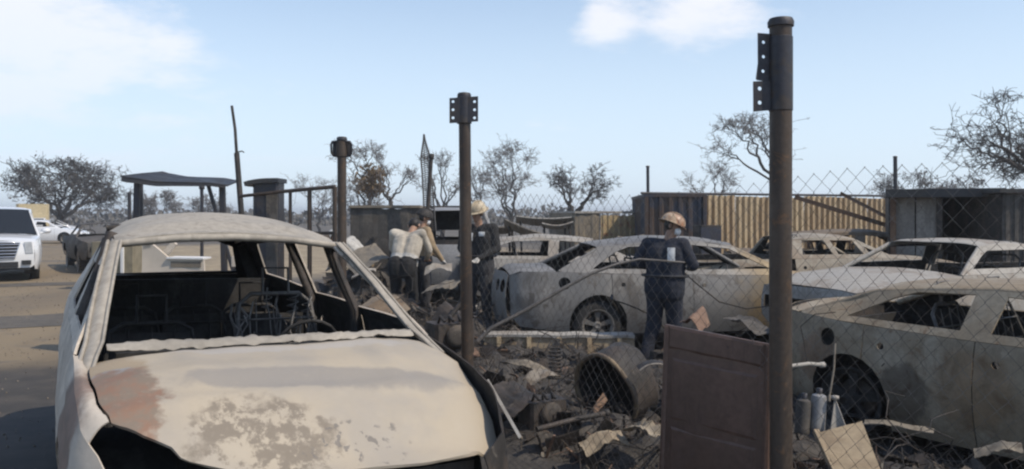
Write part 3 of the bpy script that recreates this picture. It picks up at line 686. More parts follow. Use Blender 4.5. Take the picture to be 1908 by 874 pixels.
def build_hero():
    c = suv(mat='flank', roofmat='ash', sp=.06, dent=.014, hood=False, seed=3, pillar=.013, handle_holes=True, rq=.6, drop=([(-3, .15), (-1.5, .135), (-.7, .075)], [(-3, .12), (-1.5, .095), (-.7, .075)]), roofw=[(-2.95, .48), (-2, .55), (-1.3, .585), (-.9, .605), (-.7, .612)],
        winR=[[(-.84, 1.13), (-.95, 1.38), (-.80, 1.39), (-.16, 1.13)], [(-1.62, 1.15), (-1.6, 1.38), (-1.06, 1.38), (-.95, 1.14)]])
    root = thing('burnt_car', 'burnt-out ash-coloured car in front, windscreen gone, rust on one hood corner', 'car', CAR0, YAW)
    root.rotation_euler = (-.028, 0, YAW)
    root.rotation_euler = (Matrix.Rotation(YAW-math.pi/2, 3, 'Z') @ Matrix.Rotation(-.028, 3, 'X')).to_euler()
    # hood with its own buckled shape
    t = NT('hero_hood')
    n1 = t.noise(2.2, 6, .6, dist=.3); n2 = t.noise(9, 9, .72, dist=.15); n3 = t.noise(38, 4, .6)
    c0 = t.mix(t.ramp(n1, .36, .64), (.415, .355, .27), (.355, .315, .26))
    band = t.near((.665, .10, 1.0), .25, .22, 6, (2.6, .33, .6))  # grey band along the crease, partly shading put into the colour
    c0 = t.mix(t.math('MULTIPLY', band, .8), c0, (.255, .235, .21))
    c0 = t.mix(t.math('MULTIPLY', t.near((.95, -.22, .86), .23, .40, 7, (1.2, .75, .6)), t.ramp(n2, .44, .52, 0, .9)), c0, (.20, .168, .13))
    c0 = t.mix(t.math('MULTIPLY', t.near((.99, .12, .86), .15, .3, 14, (1.2, .7, .6)), t.ramp(t.noise(20, 3, .5), .56, .60, 0, .8)), c0, (.16, .145, .13))
    c0 = t.mix(t.near((.42, -.72, 1.0), .17, .24, 6, (.65, 1, .6)), c0, (.34, .27, .185))
    c0 = t.mix(t.math('MULTIPLY', t.near((.48, -.70, 1.0), .09, .14, 8), .8), c0, (.27, .28, .29))
    c0 = t.mix(t.near((.70, -.70, .93), .20, .34, 6, (.62, 1.15, .6)), c0, t.mix(t.ramp(n2, .4, .6), (.25, .15, .10), (.21, .165, .125)))
    c0 = t.mix(t.math('MULTIPLY', t.near((.28, 0, 1.08), .14, .25, 5, (1.4, .22, .6)), .5), c0, (.40, .385, .37))
    c0 = t.mix(t.ramp(n3, .55, .75, 0, .25), c0, (.36, .31, .25))
    hm = t.done(c0, t.ramp(n2, .3, .7, .6, .85), 0, t.math('ADD', n2, t.math('MULTIPLY', n3, .25)), .16, .012)
    zc = [(.08, 1.065), (.24, 1.085), (.5, 1.05), (.74, .975), (.80, .945), (1.09, .745)]
    def hood(x, y):
        xx = x+.09*(y/.76)                       # the crease runs slightly skew
        q = abs(y)/.79
        z = itp(zc, xx if .45 < x < 1.0 else lerp(x, xx, .6))-.022*q*q-.042*q**7
        z += -.045*y*max(0, min(1, (x-.45)/.5)) + .012*math.exp(-((x-.62)/.1)**2)*math.cos(y*2.2)
        z += nz3(x, y, 7, 2.4)*.012+nz3(x, y, 3, 7)*.003
        z += .010*math.exp(-((xx-.765)/.028)**2)*min(1, max(0, .78-abs(y-.08))*3)-.012*max(0, min(1, (xx-.765)/.03))
        z += .012*math.exp(-((abs(y)-.42)/.06)**2)*max(0, 1-abs(x-.45)/.4)
        return Vector((x, y, z))
    op = [(.13, -.74), (.19, -.5), (.26, -.2), (.27, .1), (.22, .45), (.12, .74), (.18, .80), (.35, .815), (.6, .82), (.80, .815), (.90, .785), (.98, .70), (1.02, .58), (1.07, .35), (1.10, 0), (1.08, -.28), (1.02, -.50), (.95, -.64), (.87, -.735), (.72, -.765), (.5, -.775), (.35, -.775), (.2, -.765)]
    mb = MB(); mb.panel([op], [], hood, .035, .012, 0, 1); finish(mb.build('hood', [hm, M['soot']], root))
    c.build(root)
    for o in list(root.children):
        if o.name.startswith('fender') and o.data.vertices[0].co.y < 0: o.data.materials[0] = M['fenderrust']
        elif o.name.startswith('fender'): o.data.materials[0] = M['soot2']
    # top flange of the near fender, meeting the hood in a narrow seam
    he = [(.12, .745), (.2, .773), (.35, .783), (.5, .783), (.72, .773), (.80, .757), (.86, .742)]
    def flange(u, v):
        x = lerp(.12, .86, u); a = c.side(x, itp(c.belt, x), -1); b = hood(x, -itp(he, x)); b.z -= .004
        p = a.lerp(b, v); p.z += .014*math.sin(math.pi*v); return p
    mb = MB(); mb.grid(flange, 26, 5, th=.006, flip=False); mb.build('fender_top', [M['fenderrust']], root)
    # crumpled cowl strip left below the empty windscreen
    mb = MB()
    def cowl(u, v):
        y = lerp(-.70, .70, u); b = .10+.13*(1-(y/.72)**2)
        return Vector((b+.085*v-.02, y, 1.075+.018*(1-(y/.7)**2)+.022*math.sin(v*math.pi)+nz3(y, v*.5, 2, 5)*.012+nz3(y*1.5, v, 2, 13)*.010+nz3(y, v, 8, 30)*.007))
    mb.grid(cowl, 90, 7, th=.004); mb.build('cowl_strip', M['ash'], root)
    # inner pillars
    for sg in (-1, 1):
        inn = [(.34, .775, .985), (.20, .742, 1.055), (.08, .712, 1.10), (-.12, .682, 1.205), (-.30, .652, 1.305), (-.52, .616, 1.42), (-.72, .582, 1.515)]
        out = [(.30, .808, .99), (.16, .795, 1.04), (.05, .772, 1.092), (-.16, .742, 1.20), (-.34, .712, 1.30), (-.56, .672, 1.41), (-.76, .636, 1.51)]
        def pil(u, v):
            k = u*6; i = min(5, int(k)); f = k-i; A = Vector(inn[i]).lerp(Vector(inn[i+1]), f); B = Vector(out[i]).lerp(Vector(out[i+1]), f); p = A.lerp(B, v); n = nz3(p.x, p.z, sg, 9)*.004
            return Vector((p.x+.010*math.sin(v*math.pi)+n, sg*p.y, p.z+.010*math.sin(v*math.pi)+n))
        mb = MB(); mb.grid(pil, 36, 5, th=.02, flip=sg > 0)
        mb.tube([Vector((p[0]+.004, sg*p[1], p[2]+.004+nz3(p[0], sg, 1, 8)*.004)) for p in inn], .0085, 5); mb.tube([Vector((p[0], sg*(p[1]+.004), p[2]+.006+nz3(p[0], sg, 5, 8)*.004)) for p in out], .009, 5)
        mb.build('windscreen_pillar', M['ash'], root)
        mb = MB(); mb.tube([(-.80, sg*.76, .5), (-.82, sg*.75, 1.1), (-.93, sg*.66, 1.35), (-1.0, sg*.60, 1.55)], .035, 6); mb.tube([(-.74, sg*.74, .6), (-.76, sg*.735, 1.1), (-.86, sg*.65, 1.35), (-.92, sg*.6, 1.53)], .013, 5); mb.build('door_pillar', M['soot2'], root)
        mb = MB(); mb.tube([(-1.55, sg*.74, .6), (-1.62, sg*.72, 1.1), (-1.72, sg*.57, 1.50)], .03, 6); mb.build('door_pillar', M['soot2'], root)
        mb = MB(); mb.tube([(-2.6, sg*.66, .6), (-2.75, sg*.60, 1.12), (-2.76, sg*.49, 1.44)], .05, 6); mb.build('door_pillar', M['soot'], root)
    # header bow above the windscreen
    mb = MB(); mb.tube([(-.76, -.60, 1.50), (-.70, -.3, 1.535), (-.68, 0, 1.545), (-.70, .3, 1.535), (-.76, .60, 1.50)], .022, 6); mb.build('roof_bow', M['ash'], root)
    mb = MB(); mb.tube([(-1.7, -.58, 1.57), (-1.7, 0, 1.63), (-1.7, .58, 1.57)], .02, 5); mb.build('roof_bow', M['soot2'], root)
    # tailgate: frame with an open window
    def tg(u, v): return Vector((-3.12+.06*(u/.6)**2+max(0, v-1.0)*.42, u, v))
    mb = MB(); mb.panel([[(-.64, .42), (.64, .42), (.64, 1.1), (.50, 1.47), (.3, 1.57), (-.3, 1.57), (-.48, 1.44), (-.64, 1.1)]], [[(-.56, 1.20), (.50, 1.205), (.44, 1.43), (.25, 1.50), (-.25, 1.50), (-.44, 1.40)]], tg, .07, .03, 0, 1, True)
    finish(mb.build('tailgate', [M['flank'], M['soot']], root))
    mb = MB(); mb.tube([(-3.0, -.56, 1.19), (-3.02, 0, 1.20), (-2.98, .5, 1.21)], .012, 5); mb.build('window_trim', M['soot2'], root)
    # seats: front pair and rear bench, burnt to wires
    for x, y in ((-1.05, -.36), (-1.05, .36)): seat_frame(root, x, y, .56, 1, .62 if y > 0 else .46, .5, 'seatwire' if y > 0 else 'soot', y < 0)
    for x, y in ((-1.95, -.42), (-1.95, .02), (-1.95, .42)): seat_frame(root, x, y, .58, 1, .44, .42, 'soot', True)
    mb = MB(); rs = random.Random(4)
    for i in range(26):
        y0 = .36+rs.uniform(-.26, .26); x0 = -1.12+rs.uniform(-.12, .10); z0 = .58+rs.uniform(0, .25); h = rs.uniform(.2, .5)
        mb.tube([(x0+rs.gauss(0, .02)-.12*q, y0+rs.gauss(0, .018), z0+h*q) for q in (0, .2, .4, .6, .8, 1)], rs.uniform(.004, .009), 4)
    for i in range(12):
        y0 = .36+rs.uniform(-.2, .2); z0 = .62+.5*rs.random(); mb.tube([(-1.2+.03*math.cos(a*.9), y0+.03*math.sin(a*.9), z0+a*.006) for a in range(20)], .004, 3)
    tag(mb.build('seat_springs', M['springs'], root), kind='stuff')
    mb = MB(); mb.grid(lambda u, v: (-1.30-.05*v+.03*nz3(u*5, v*5, 2), .14+.44*u, .62+.42*v), 6, 6, th=.01); mb.build('seat_back', M['soot'], root)
    mb = MB(); mb.box((-2.62, 0, .86), (.04, 1.36, .64)); mb.build('rear_bulkhead', M['soot'], root)
    mb = MB(); mb.tube([(-.22, -.68, .93), (-.25, 0, .95), (-.22, .68, .93)], .035, 7)
    for y in (-.4, -.1, .25): mb.box((-.2, y, .82), (.18, .16, .16), (.1, .3, 0))
    cc = Vector((-.52, .36, .93)); q = Matrix.Translation(cc) @ Matrix.Rotation(R(-65), 4, 'Y')
    mb.tube([q @ Vector((.18*math.cos(a*math.pi/9), .18*math.sin(a*math.pi/9), 0)) for a in range(19)], .011, 5); mb.tube([cc, (-.2, .36, .9)], .02, 5)
    mb.build('dashboard_frame', M['soot'], root)
    # engine bay, lamp cavity, radiator frame
    mb = MB(); mb.box((.5, .1, .66), (.5, .6, .36)); mb.box((.42, -.42, .6), (.3, .3, .3)); mb.tube([(.3, -.3, .86), (.6, -.1, .88), (.8, .3, .84)], .03, 6); mb.build('engine_block', M['soot'], root)
    mb = MB(); mb.box((.93, 0, .62), (.03, 1.3, .06)); mb.box((.93, 0, .36), (.03, 1.3, .06))
    for y in (-.62, -.2, .2, .62): mb.box((.93, y, .49), (.032, .05, .3))
    mb.tube([(.99, -.55, .48), (1.08, -.2, .46), (1.08, .3, .46), (.98, .6, .48)], .04, 6); mb.build('radiator_frame', M['soot2'], root)
    mb = MB(); mb.panel([[(.70, -.82), (1.0, -.66), (1.08, -.3), (1.1, 0), (1.08, .3), (1.02, .62), (.8, .8), (.62, .8), (.62, -.8)]], [], lambda u, v: Vector((u-.10, v, .33+.05*u)), .1, .01); mb.build('splash_tray', M['soot'], root)
    # hanging front edge of the far fender
    mb = MB(); mb.grid(lambda u, v: Vector((lerp(.70, 1.03, u), .85-.02*u-.012*v, lerp(.93, .745, u)-.008*v)), 6, 1, th=.006); mb.build('fender_lip', M['pale'], root)
    # crumpled door skin ridges on the flank by the front pillar
    return root
def fender_mat():
    t = NT('fender_rust')
    n1 = t.noise(2.4, 6, .6); n2 = t.noise(7, 8, .7); n3 = t.noise(30, 4, .6)
    c = t.mix(t.ramp(n1, .4, .6), (.60, .53, .44), (.48, .42, .345))
    c = t.mix(t.near((.50, -.86, .84), .26, .22, 6, (.8, .5, 1.1)), c, t.mix(t.ramp(n2, .4, .6), (.25, .17, .13), (.19, .14, .11)))
    c = t.mix(t.ramp(n3, .55, .75, 0, .3), c, (.2, .18, .16))
    return t.done(c, .72, 0, n2, .3, .012)
M['fenderrust'] = fender_mat()
HERO = build_hero()

def car_at(root, x, y, yaw, z=0, roll=0, pitch=0):
    root.location = (x, y, z); root.rotation_euler = (Matrix.Rotation(yaw-math.pi/2, 3, 'Z') @ Matrix.Rotation(pitch, 3, 'Y') @ Matrix.Rotation(roll, 3, 'X')).to_euler()
def build_cars():
    G = 'burnt-out vehicles in the fenced lot'
    # silver sedan, rear at the left
    r = thing('burnt_sedan', 'scorched silver sedan standing broadside behind the worker in navy, its front half tan', 'car', group=G)
    sedan(mat='silvertan', hoodmat='tanrust', dent=.012, seed=5, sp=.09, tyre=True, wheelr=.31).build(r)
    car_at(r, -.12, 10.55, R(98))
    # near grey sedan at the right
    r = thing('burnt_sedan', 'burnt grey sedan at the right edge with a round fuel hole in its flank', 'car', group=G)
    sedan(mat='greyburnt', dent=.016, seed=9, sp=.065, dz=-.06, rz=-.075, rim='soot', R=.325, x0=.36, wheelr=.27, fuel=(.90, .82, .068), strips=[('quarter_panel', -1, 1.2), ('door', 1.2, 2.0), ('door', 2.0, 3.34), ('fender', 3.34, 9)], windows=[[(x, z-.06-.075*(z-.95)/.35) for x, z in w] for w in ([(1.02, 1.0), (1.34, 1.20), (1.50, 1.265), (1.91, 1.285), (1.88, .99)], [(2.08, .985), (2.12, 1.285), (2.85, 1.235), (3.34, .98)])], width=[(.36, .62), (.46, .73), (.68, .81), (1.0, .86), (2.3, .88), (3.6, .87), (4.2, .82), (4.5, .74), (4.72, .58)]).build(r)
    car_at(r, 2.60, 7.42, R(34.5), z=-.03)
    # white pickup
    r = thing('burnt_pickup', 'pale ash-white burnt pickup facing left in front of the dark-roofed shed', 'pickup', group=G)
    build_pickup(r, pickup(mat='pale', seed=12, dent=.012, rz=-.15, fuel=None))
    c = P(1795, 515, 8.6); c.z = 0; F = Vector((-.906, -.42, 0)); Lv = Vector((.42, -.906, 0)); o = c-F*3.55-Lv*.80
    car_at(r, o.x, o.y, math.atan2(F.x, -F.y))
    # tan wagon cab between post and pickup
    r = thing('burnt_pickup', 'tan burnt pickup with a small two-pane side window, right of the nearest post', 'pickup', group=G)
    build_pickup(r, pickup(mat='wagon', seed=15, dent=.014, rz=-.16, windows=[[(2.16, 1.08), (2.2, 1.29), (2.52, 1.29), (2.62, 1.08)], [(2.70, 1.08), (2.62, 1.29), (2.98, 1.28), (3.1, 1.08)], [(3.2, 1.09), (3.12, 1.2), (3.3, 1.12)]]))
    car_at(r, 2.1, 12.55, R(94))
    # pale hatch behind the silver trunk
    r = thing('burnt_sedan', 'pale burnt sedan partly hidden behind the silver sedan trunk', 'car', group=G)
    sedan(mat='pale', seed=21, dent=.018, rz=-.04, x0=.72, width=[(.72, .62), (.82, .74), (1.0, .83), (2.3, .88), (3.6, .87), (4.2, .82), (4.5, .74), (4.72, .58)]).build(r); car_at(r, -1.55, 14.4, R(93), z=-.02)
    # truck seen from behind
    r = thing('burnt_pickup', 'grey burnt pickup seen from behind between the bending worker and the middle post', 'pickup', group=G)
    build_pickup(r, pickup(mat='silver', seed=23, dent=.014, rz=.08, fuel=None)); r.scale = (1.12,)*3; car_at(r, -1.15, 14.0, R(182))
    # far car behind the nearest post
    r = thing('burnt_sedan', 'brown burnt sedan mostly hidden behind the nearest post, before the tan fence', 'car', group=G)
    sedan(mat='brownburnt', seed=27, dent=.014, rz=.02).build(r); car_at(r, 4.2, 15.6, R(80))
    # wreck by the road
    r = thing('burnt_car', 'dark burnt car at the roadside just left of the foreground car roof', 'car')
    build_pickup(r, pickup(mat='darkbody', seed=31, dent=.015, rz=-.1)); p = ground_pt(196, 22.5); car_at(r, p.x-2.6, p.y+4.2, YAW+.06)
    # small white car far down the road
    r = thing('parked_car', 'small white car far down the road beside the umbrella tree', 'car')
    sedan(mat='whitepaint', seed=33, dent=0, tyre=True, handle_holes=False, inner='blackplastic', fuel=(.66, .83, .001)).build(r)
    p = ground_pt(92, 60); car_at(r, p.x-2.2, p.y, R(75))
    r = thing('parked_car', 'second small white car far off, half hidden behind the white SUV', 'car')
    sedan(mat='whitepaint', seed=34, dent=0, tyre=True, handle_holes=False, inner='blackplastic').build(r)
    p = ground_pt(66, 46); car_at(r, p.x-2.2, p.y, R(100))
    # box truck
    r = thing('box_truck', 'buff box truck far down the road above the white SUV mirror', 'truck')
    p = ground_pt(62, 56); r.location = p; r.rotation_euler = (0, 0, .5)
    mb = MB(); mb.box((0, 0, 1.55), (1.9, 3.2, 1.7)); mb.build('cargo_box', M['yellowbox'], r)
    mb = MB(); mb.box((0, -2.1, .9), (1.6, .9, 1.1)); mb.box((0, 0, .55), (1.2, 4.6, .2)); mb.build('cab', M['whitepaint'], r)
    mb = MB(); mb.box((0, -2.552, 1.2), (1.4, .02, .4)); mb.build('windscreen', M['glass'], r)
    for x in (-.7, .7):
        for y in (-1.9, 1.2): build_wheel(r, x, y, .36, .36, .2, True, M['soot2'])
build_cars()

def build_white_suv():
    r = thing('white_suv', 'clean white SUV driving towards the camera at the left edge of the road', 'car')
    S = suv(mat='whitepaint', inner='blackplastic', dent=0, seed=0, tyre=True, handle_holes=False, rim='chrome', front=True, rear=True, crease=False, hood=True, R=.44, wz=.40, wheelz=.39, wheelr=.39,
        x1=1.25, belt=[(-3.15, 1.15), (-2, 1.16), (0, 1.14), (.5, 1.12), (1.0, 1.06), (1.25, .98)], width=[(-3.15, .82), (-2.5, .93), (0, .97), (.7, .96), (1.05, .90), (1.25, .80)],
        roof=[(-3.0, 1.80), (-2.2, 1.87), (-1.2, 1.88), (-.62, 1.80)], roofw=[(-3, .68), (-1.5, .73), (-.6, .70)], xrf=-.62, crown=.06, bump=.32, drop=.07,
        windows=[[(-.84, 1.22), (-.95, 1.70), (-.70, 1.70), (-.05, 1.22)], [(-1.75, 1.22), (-1.7, 1.72), (-1.05, 1.72), (-.93, 1.22)], [(-1.85, 1.22), (-1.85, 1.72), (-2.6, 1.66), (-2.75, 1.24)]],
        front_holes=[])
    S.build(r); W = .8
    fx = lambda y: 1.25+.09*(1-(y/.79)**2)+.055
    # windscreen and side glass
    mb = MB(); mb.grid(lambda u, v: Vector((lerp(.12, -.56, v)+.10*(1-(2*u-1)**2), (2*u-1)*lerp(.84, .66, v), lerp(1.17, 1.80, v)+.02*(1-(2*u-1)**2))), 10, 6, th=.006); mb.build('windscreen', M['glass'], r)
    for sg in (-1, 1):
        mb = MB(); mb.grid(lambda u, v: Vector((lerp(-2.75, lerp(-.05, -.7, v), u), sg*lerp(.87, .70, v), lerp(1.2, 1.73, v))), 8, 3, th=.006, flip=sg < 0); mb.build('side_glass', M['glass'], r)
        hl = MB(); hl.grid(lambda u, v: Vector((fx(sg*(.60+.16*u))+.012, sg*(.60+.16*u-.03*v), lerp(.72, 1.0, v))), 3, 6, th=.02, flip=sg < 0); hl.build('headlight', M['lamp'], r)
        mb = MB(); mb.lathe([(.001, .07), (.06, .06), (.10, .0), (.06, -.05), (.001, -.05)], Matrix.Translation((-.02, sg*1.06, 1.25)) @ Matrix.Rotation(R(90), 4, 'Y') @ Matrix.Diagonal((.8, 1.25, 1, 1)), 12); mb.tube([(.02, sg*.92, 1.18), (.0, sg*1.02, 1.22)], .03, 5); mb.build('mirror', M['whitepaint'], r)
        mb = MB(); mb.grid(lambda u, v: Vector((fx(sg*(.52+.2*u))+.01, sg*(.52+.2*u), lerp(.44, .55, v))), 3, 2, th=.02, flip=sg < 0); mb.build('fog_lamp_recess', M['blackplastic'], r)
    g = bpy.data.objects.new('grille', None); COL.objects.link(g); g.parent = r
    mb = MB(); mb.grid(lambda u, v: Vector((fx(lerp(-.47, .47, u))+.006, lerp(-.47, .47, u)*lerp(.8, 1, v), lerp(.60, .98, v))), 10, 4, th=.02); mb.build('grille_backing', M['blackplastic'], g)
    for k in range(5):
        mb = MB(); z = .64+.076*k; w = lerp(.39, .47, k/4); mb.tube([(fx(y)+.02, y, z) for y in [lerp(-w, w, i/8) for i in range(9)]], .016, 5); mb.build('bar', M['chrome'], g)
    mb = MB(); mb.tube([(fx(y)+.014, y*s, z) for y, s, z in ((.37, -1, .60), (.48, -1, .98), (.2, -1, 1.0), (.0, 1, 1.0), (.2, 1, 1.0), (.48, 1, .98), (.37, 1, .60), (0, 1, .585), (.37, -1, .60))], .016, 5); mb.build('surround', M['chrome'], g)
    mb = MB(); mb.panel([[(-.06, .83), (0, .76), (.06, .83), (.055, .90), (-.055, .90)]], [], lambda u, v: Vector((fx(u)+.04, u, v)), .03, .01); mb.build('emblem', M['chrome'], r)
    mb = MB(); mb.grid(lambda u, v: Vector((fx(lerp(-.45, .45, u))+.006, lerp(-.45, .45, u), lerp(.38, .52, v))), 8, 2, th=.02); mb.build('lower_grille', M['blackplastic'], r)
    mb = MB(); mb.box((1.29, 0, .345), (.12, 1.4, .05)); mb.build('front_skirt', M['blackplastic'], r)
    p = ground_pt(-6, 19.6); car_at(r, p.x-FW.x*1.2, p.y-FW.y*1.2, YAW)
build_white_suv()

# ------------------------------------------------------------------ fence posts, chain link, leaning panel
def bracket(mb, outline, holes, org, ux, th=.006):
    ux = Vector(ux).normalized(); nrm = Vector((0, 0, 1)).cross(ux)
    mb.panel([outline], holes, lambda u, v: org+ux*u+Vector((0, 0, v)), .03, th)
def build_posts():
    G = 'steel fence posts'
    specs = [(CW(-1.597, 1.80), 2.50, .047, 'nearest thick steel fence post with a holed flange on its left and a rimmed cap', 0),
             (CW(1.32, 1.80), 2.56, .044, 'middle steel fence post topped by a square plate with three holes each side', 1),
             (CW(4.03, 1.80), 2.46, .046, 'farthest steel fence post with two rounded bracket loops at its top', 2)]
    for p, h, r, lab, kind in specs:
        t = thing('fence_post', lab, 'fence post', p, 0, G)
        mb = MB(); lean = (.03 if kind == 1 else .0)
        mb.tube([(lean*(1-z/h)+nz3(z, kind, 0, 1.1)*.003, nz3(z, kind, 5, 1.1)*.003, z) for z in [-.1]+[h*i/10 for i in range(11)]], r, 24, cap=True); mb.build('pole', M['post'], t)
        mb = MB(); k = r+.007
        mb.lathe([(r, h-.03), (k, h-.028), (k+.001, h-.008), (k-.006, h+.006), (r*.5, h+.011), (.001, h+.012)], Matrix.Identity(4), 24); finish(mb.build('cap', M['plate'], t), 30)
        V_ = lambda px, py: ((px)*p.y/1500)
        if kind == 0:
            s = p.y/1500; z = lambda py: EYE+(400-py)*s
            mb = MB(); bracket(mb, [(-.100, z(62)-0), (-.03, z(64)), (-.03, z(152)), (-.100, z(150)), (-.108, z(148)), (-.099, z(118))], [circ(-.075, z(79), .0075, 8), circ(-.075, z(106), .0075, 8), circ(-.077, z(133), .0075, 8)], Vector((0, .0, 0)), (1, .08, 0)); mb.build('flange_plate', M['plate'], t)
            mb = MB(); bracket(mb, [(-.122, z(153)), (-.02, z(150)), (-.02, z(205)), (-.121, z(209))], [circ(-.094, z(166), .009, 8), circ(-.094, z(192), .009, 8)], Vector((0, -.012, 0)), (1, .04, 0)); mb.build('flange_plate', M['plate'], t)
            mb = MB(); mb.lathe([(r+.0005, z(207)), (r+.003, z(206)), (r+.003, z(70)), (r+.0005, z(69))], Matrix.Rotation(math.pi, 4, 'Z'), 24)
            finish(mb.build('clamp', M['plate'], t), 30)
        elif kind == 1:
            s = p.y/1500; z0, z1 = EYE+(400-231)*s, EYE+(400-181)*s
            w = 26.5*s
            hs = [circ(sg*(w-.026), z0+(z1-z0)*q, .0105, 8) for sg in (-1, 1) for q in (.2, .5, .8)]
            mb = MB(); bracket(mb, [(-w, z0), (w, z0+.014), (w, z1), (-w, z1-.014)], hs, Vector((0, -r-.004, 0)), (1, 0, 0)); mb.build('plate', M['plate'], t)
            mb = MB(); mb.lathe([(r+.002, z0), (r+.012, z0+.004), (r+.012, z1-.004), (r+.002, z1)], Matrix.Identity(4), 20); finish(mb.build('clamp', M['plate'], t), 30)
        else:
            s = p.y/1500; z0, z1 = EYE+(400-292)*s, EYE+(400-264)*s
            for sg in (-1, 1):
                mb = MB(); q = [(sg*(r-.01), -.03, z1), (sg*(r+.045), -.035, z1-.005), (sg*(r+.058), -.03, z1-.03), (sg*(r+.056), -.02, z0+.04), (sg*(r+.04), -.01, z0+.01), (sg*(r-.01), -.01, z0)]
                mb.tube(q, .012, 6)
                bracket(mb, [(min(sg*r*.8, sg*(r+.05)), z0+.01), (max(sg*r*.8, sg*(r+.05)), z0+.01), (max(sg*r*.8, sg*(r+.05)), z1-.01), (min(sg*r*.8, sg*(r+.05)), z1-.01)], [], Vector((0, .005, 0)), (1, 0, 0)); mb.build('bracket_loop', M['plate'], t)
            mb = MB(); mb.lathe([(r+.001, z0), (r+.009, z0+.003), (r+.009, z1-.003), (r+.001, z1)], Matrix.Identity(4), 20); finish(mb.build('clamp', M['post'], t), 30)
build_posts()

def build_chainlink():
    t = thing('chain_link_fence', 'slack rusty chain-link fence running past the steel posts towards the right edge', 'fence', CW(-1.597, 1.86), 0)
    base = Vector(t.location); a0, a1 = 1.30, -3.9
    L = a0-a1; dia = .078; hz = .0405; n = int(L/dia); rows = int(1.86/hz)
    mb = MB(); r = .0013
    dirv = FW
    st = CW(a0, 1.86)-base
    def pt(u, z, off):
        al = u; sag = .035*math.sin(al*1.9+.6)+.03*nz3(al, z, 1, .7)
        zz = z*(1-(.045*max(0, math.sin(al*1.15-.5))+.03*nz3(al, 0, 4, .8))*(z/1.9))
        return st+dirv*al+LT*(sag+off)+Vector((0, 0, zz))
    for i in range(n):
        u0 = i*dia; up = []
        for k in range(rows+1):
            zig = (k % 2)*dia*.5*(1.04)
            up.append(pt(u0+zig, .02+k*hz*.5*2*.5*2 if False else .02+k*hz, r*1.2*(1 if k % 2 else -1)))
        for k in range(rows+1):
            zig = dia-(k % 2)*dia*.5*1.04
            pass
        mb.tube(up, r, 3, cap=False)
        dn = [pt(u0+dia-(k % 2)*dia*.5*1.04, .02+k*hz, r*1.2*(-1 if k % 2 else 1)) for k in range(rows+1)]
        mb.tube(dn, r, 3, cap=False)
    o = mb.build('wire_mesh', M['galv'], t); o['kind'] = 'stuff'
    # tension wire low down and tie wires at the posts
    mb = MB(); mb.tube([pt(L*i/30, .12, .006)-Vector((0, 0, .0)) for i in range(31)], .0025, 4); mb.build('tension_wire', M['galv'], t)
build_chainlink()

def build_door_panel():
    t = thing('metal_door', 'large dark brown steel door with pressed panels leaning on the fence beside the nearest post', 'door')
    A = P(1238, 604, 3.98); B = P(1437, 642, 3.58)
    down = Vector((-.05, -.05, 0)); A0 = Vector((A.x, A.y, 0))+down; B0 = Vector((B.x, B.y, 0))+down
    ux = (B-A); n = (B-A).cross(A0-A).normalized()
    def f(u, v, o=0): return A.lerp(B, u).lerp(A0.lerp(B0, u), v)+n*(o+nz3(u*2, v*2, 1)*.016+nz3(u*6, v*6, 3)*.003)
    s = -1 if n.y > 0 else 1
    mb = MB(); mb.grid(lambda u, v: f(u, v, 0), 18, 30, th=.02*s if False else .02, flip=n.y > 0); mb.build('skin', M['doorpanel'], t)
    def slab(name, u0, u1, v0, v1, h):
        b = MB(); e = .012
        q = [(u0, v0), (u1, v0), (u1, v1), (u0, v1)]; du, dv = e*1.6, e
        qi = [(u0+du, v0+dv), (u1-du, v0+dv), (u1-du, v1-dv), (u0+du, v1-dv)]
        vs = [f(u, v, s*.001) for u, v in q]+[f(u, v, s*h) for u, v in qi]
        b.add(vs, [(4, 5, 6, 7), (0, 1, 5, 4), (1, 2, 6, 5), (2, 3, 7, 6), (3, 0, 4, 7)]); b.build(name, M['doorpanel'], t)
    slab('panel_field', .10, .90, .135, .40, .005); slab('panel_field', .10, .90, .43, .70, .005); slab('panel_field', .10, .90, .73, .97, .005)
    slab('stile', .0, .05, .0, 1.0, .007); slab('stile', .95, 1.0, .0, 1.0, .007); slab('rail', .055, .945, .0, .10, .007)
build_door_panel()

# ------------------------------------------------------------------ structures round the lot
def corrug(fn_o, ux, w, h, pitch, amp, mb, th=.006, jag=.0, seed=0):
    nseg = max(2, int(round(w/pitch)))
    us = []
    for k in range(nseg):
        for q, a in ((0, 0), (.22, 0), (.34, 1), (.66, 1), (.78, 0)): us.append(((k+q)/nseg, a))
    us.append((1, 0)); ux = Vector(ux).normalized(); nr = Vector((0, 0, 1)).cross(ux)
    vs = []; nv = 6
    for j in range(nv+1):
        for u, a in us:
            z = h*j/nv
            if j == nv: z -= jag*abs(nz3(u*5, seed, 2))
            vs.append(fn_o+ux*(u*w)-nr*(a*amp)*-1*1.0+nr*(nz3(u*2, z, seed)*.02)+Vector((0, 0, z)))
    m = len(us); fs = [(j*m+i, j*m+i+1, (j+1)*m+i+1, (j+1)*m+i) for j in range(nv) for i in range(m-1)]
    mb.shell(vs, fs, th, smooth=False)
